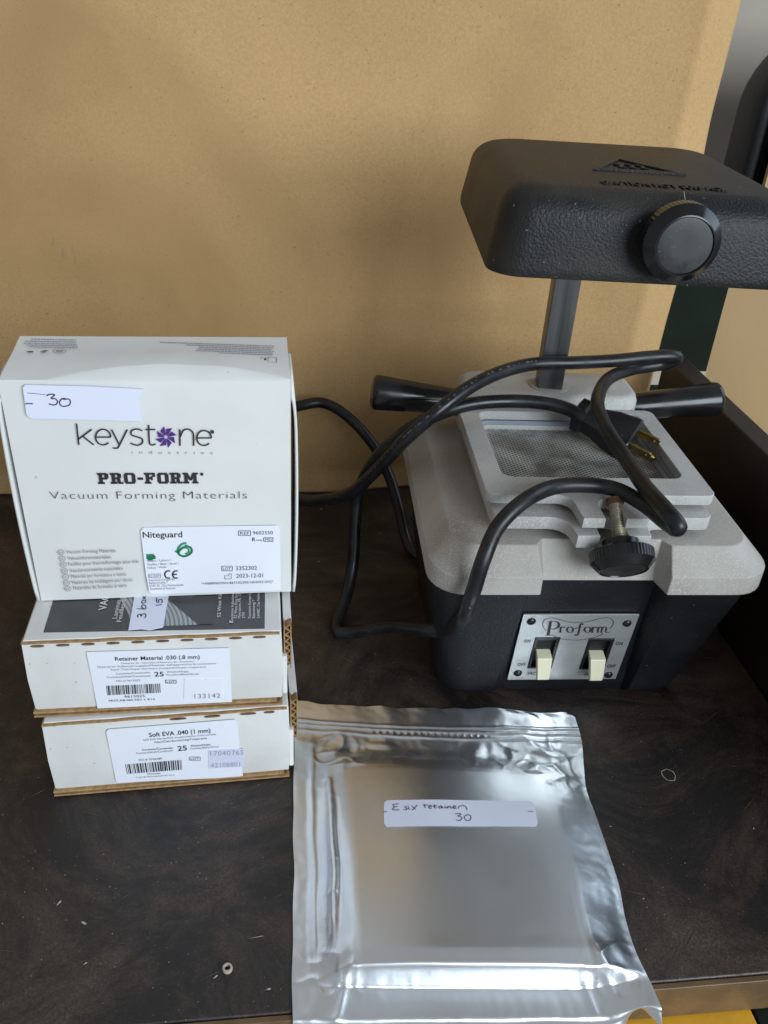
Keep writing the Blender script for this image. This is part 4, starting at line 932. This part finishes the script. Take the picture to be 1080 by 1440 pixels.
    if b > 1.0:
        t_ = (b-1.0)/.10; ang = min(1, t_*3.0)*math.radians(50); 
        r_ = t_*.0135
        y = p.y-.0058 - r_*math.cos(ang)*.85; zz = z - r_*math.sin(ang) 
        lift = ss(a, .90, 1.0); z = zz*(1-lift*.35)+z*lift*.35
        y -= .0015*noise.noise((a*8, 0, 5))*t_
        if a > .88: y += .020*ss(a, .88, .95)*t_*(1-ss(a, .96, 1.0)*.9)*.55
    else: y = p.y - .0058*ss(b, .955, 1.0)
    return Vector((p.x, y, z))
grid = []
for j in range(NB+1):
    b = 1.10*j/NB
    grid.append([bag(i/NA, b) for i in range(NA+1)])
vs = [tuple(p-fp.location) for r in grid for p in r]; fs = []
for j in range(NB):
    for i in range(NA):
        k = j*(NA+1)+i; fs.append((k, k+1, k+NA+2, k+NA+1))
fo = MB().add(vs, fs).build('front_film', 'foil', fp, smooth=180)
# back film: lies on the table, closes the pouch
vs2 = []
for j in range(NB+1):
    b = 1.10*j/NB
    for i in range(NA+1):
        a = i/NA; p = grid[j][i].copy(); m_ = min(1, min(a, 1-a)/.06, b/.06)
        if b <= .97: p.z = min(p.z-.0003, (p.z-.0003)*(1-m_)+.0004*m_)
        else: p.z -= .0003; p.y += .0003
        vs2.append(tuple(p-fp.location))
MB().add(vs2, fs).build('back_film', 'foil', fp, smooth=180)
# label on the pouch, following the film
def inv_bag(px, py):
    a, b = .5, .5
    for _ in range(25):
        t_ = bag(a, b); d_ = t_-Vector(CAM); x = CXP+FPX*d_.dot(RT)/d_.dot(FW); y = CYP-FPX*d_.dot(UP)/d_.dot(FW)
        def pr_(aa, bb):
            d2 = bag(aa, bb)-Vector(CAM); return CXP+FPX*d2.dot(RT)/d2.dot(FW), CYP-FPX*d2.dot(UP)/d2.dot(FW)
        e = .01; xa, ya = pr_(a+e, b); xb, yb3 = pr_(a, b+e)
        j11, j12, j21, j22 = (xa-x)/e, (xb-x)/e, (ya-y)/e, (yb3-y)/e; det = j11*j22-j12*j21
        a += ((px-x)*j22-(py-y)*j12)/det*.8; b += (j11*(py-y)-j21*(px-x))/det*.8
    return a, b
def z7(x, y): return (525+x/4.32, 1115+y/4.32)
ql = [inv_bag(*z7(*p)) for p in ((64, 48), (970, 52), (1003, 208), (66, 210))]
def lab_ab(s_, t_):
    a = (ql[0][0]*(1-s_)+ql[1][0]*s_)*(1-t_)+(ql[3][0]*(1-s_)+ql[2][0]*s_)*t_; b = (ql[0][1]*(1-s_)+ql[1][1]*s_)*(1-t_)+(ql[3][1]*(1-s_)+ql[2][1]*s_)*t_; return a, b
ns_, nt_ = 60, 12; vs = []; fs = []
for j in range(nt_+1):
    for i in range(ns_+1):
        t_ = j/nt_; ins = .020*(1-math.sqrt(max(0, 1-max(0, abs(t_-.5)*2-.62)**2/.1444)))
        s_ = ins+(1-2*ins)*i/ns_; p = bag(*lab_ab(s_, t_))+Vector((0, 0, .00035)); vs.append(tuple(p-fp.location))
for j in range(nt_):
    for i in range(ns_): k = j*(ns_+1)+i; fs.append((k, k+1, k+ns_+2, k+ns_+1))
lb = MB().add(vs, fs).build('handwritten_label', 'sticker', fp, smooth=60)
hw = MB(); hb = MB()
def bstroke(pts, w_=.00042, mb=None):
    mb = mb or hw
    P = []
    for (x, y) in pts:
        P.append(Vector(((x-64)/925, (y-48)/160, 0)))
    if len(P) > 2: P = cr(P, 6)
    W3 = [bag(*lab_ab(p.x-.02*p.y, p.y))+Vector((0, 0, .0006))-fp.location for p in P]
    vs = []; fs = []
    for i, p in enumerate(W3):
        d_ = (W3[min(i+1, len(W3)-1)]-W3[max(0, i-1)]); d_.z = 0; d_.normalize(); n_ = Vector((-d_.y, d_.x, 0))
        vs += [p+n_*w_/2, p-n_*w_/2]
        if i: fs.append((2*i-2, 2*i-1, 2*i+1, 2*i))
    mb.add(vs, fs)
for st_ in ([(158, 74), (124, 78), (130, 94), (124, 110), (164, 112)], [(128, 93), (152, 91)], [(208, 90), (196, 97), (210, 106), (204, 113), (188, 110)], [(218, 92), (218, 108), (228, 108)], [(218, 82), (220, 83)], [(238, 90), (262, 112)], [(272, 84), (242, 116)],
            [(312, 78), (320, 104)], [(306, 90), (334, 84)], [(342, 98), (358, 94), (352, 86), (342, 92), (344, 106), (362, 104)], [(376, 82), (378, 104), (390, 102)], [(366, 94), (392, 90)], [(420, 92), (406, 94), (404, 104), (416, 104), (422, 93), (424, 104), (432, 102)], [(440, 92), (442, 104), (450, 100)], [(440, 84), (442, 84)],
            [(456, 92), (456, 106), (462, 96), (474, 92), (476, 104), (486, 102)], [(490, 100), (506, 96), (500, 88), (490, 94), (494, 106), (512, 104)], [(522, 106), (528, 92), (556, 88), (570, 96), (576, 116)],
            [(504, 140), (526, 136), (540, 140), (520, 152), (540, 156), (544, 168), (526, 178), (510, 172)], [(586, 142), (566, 148), (560, 162), (572, 176), (592, 174), (600, 160), (594, 146), (576, 144)]): bstroke(st_)
hw.build('handwriting', 'pen', fp)
for q_ in ([(66, 121), (92, 121)], [(950, 121), (984, 121)]):
    hb = MB(); bstroke(q_, .0004, hb); hb.build('guide_mark', 'penblue', fp)
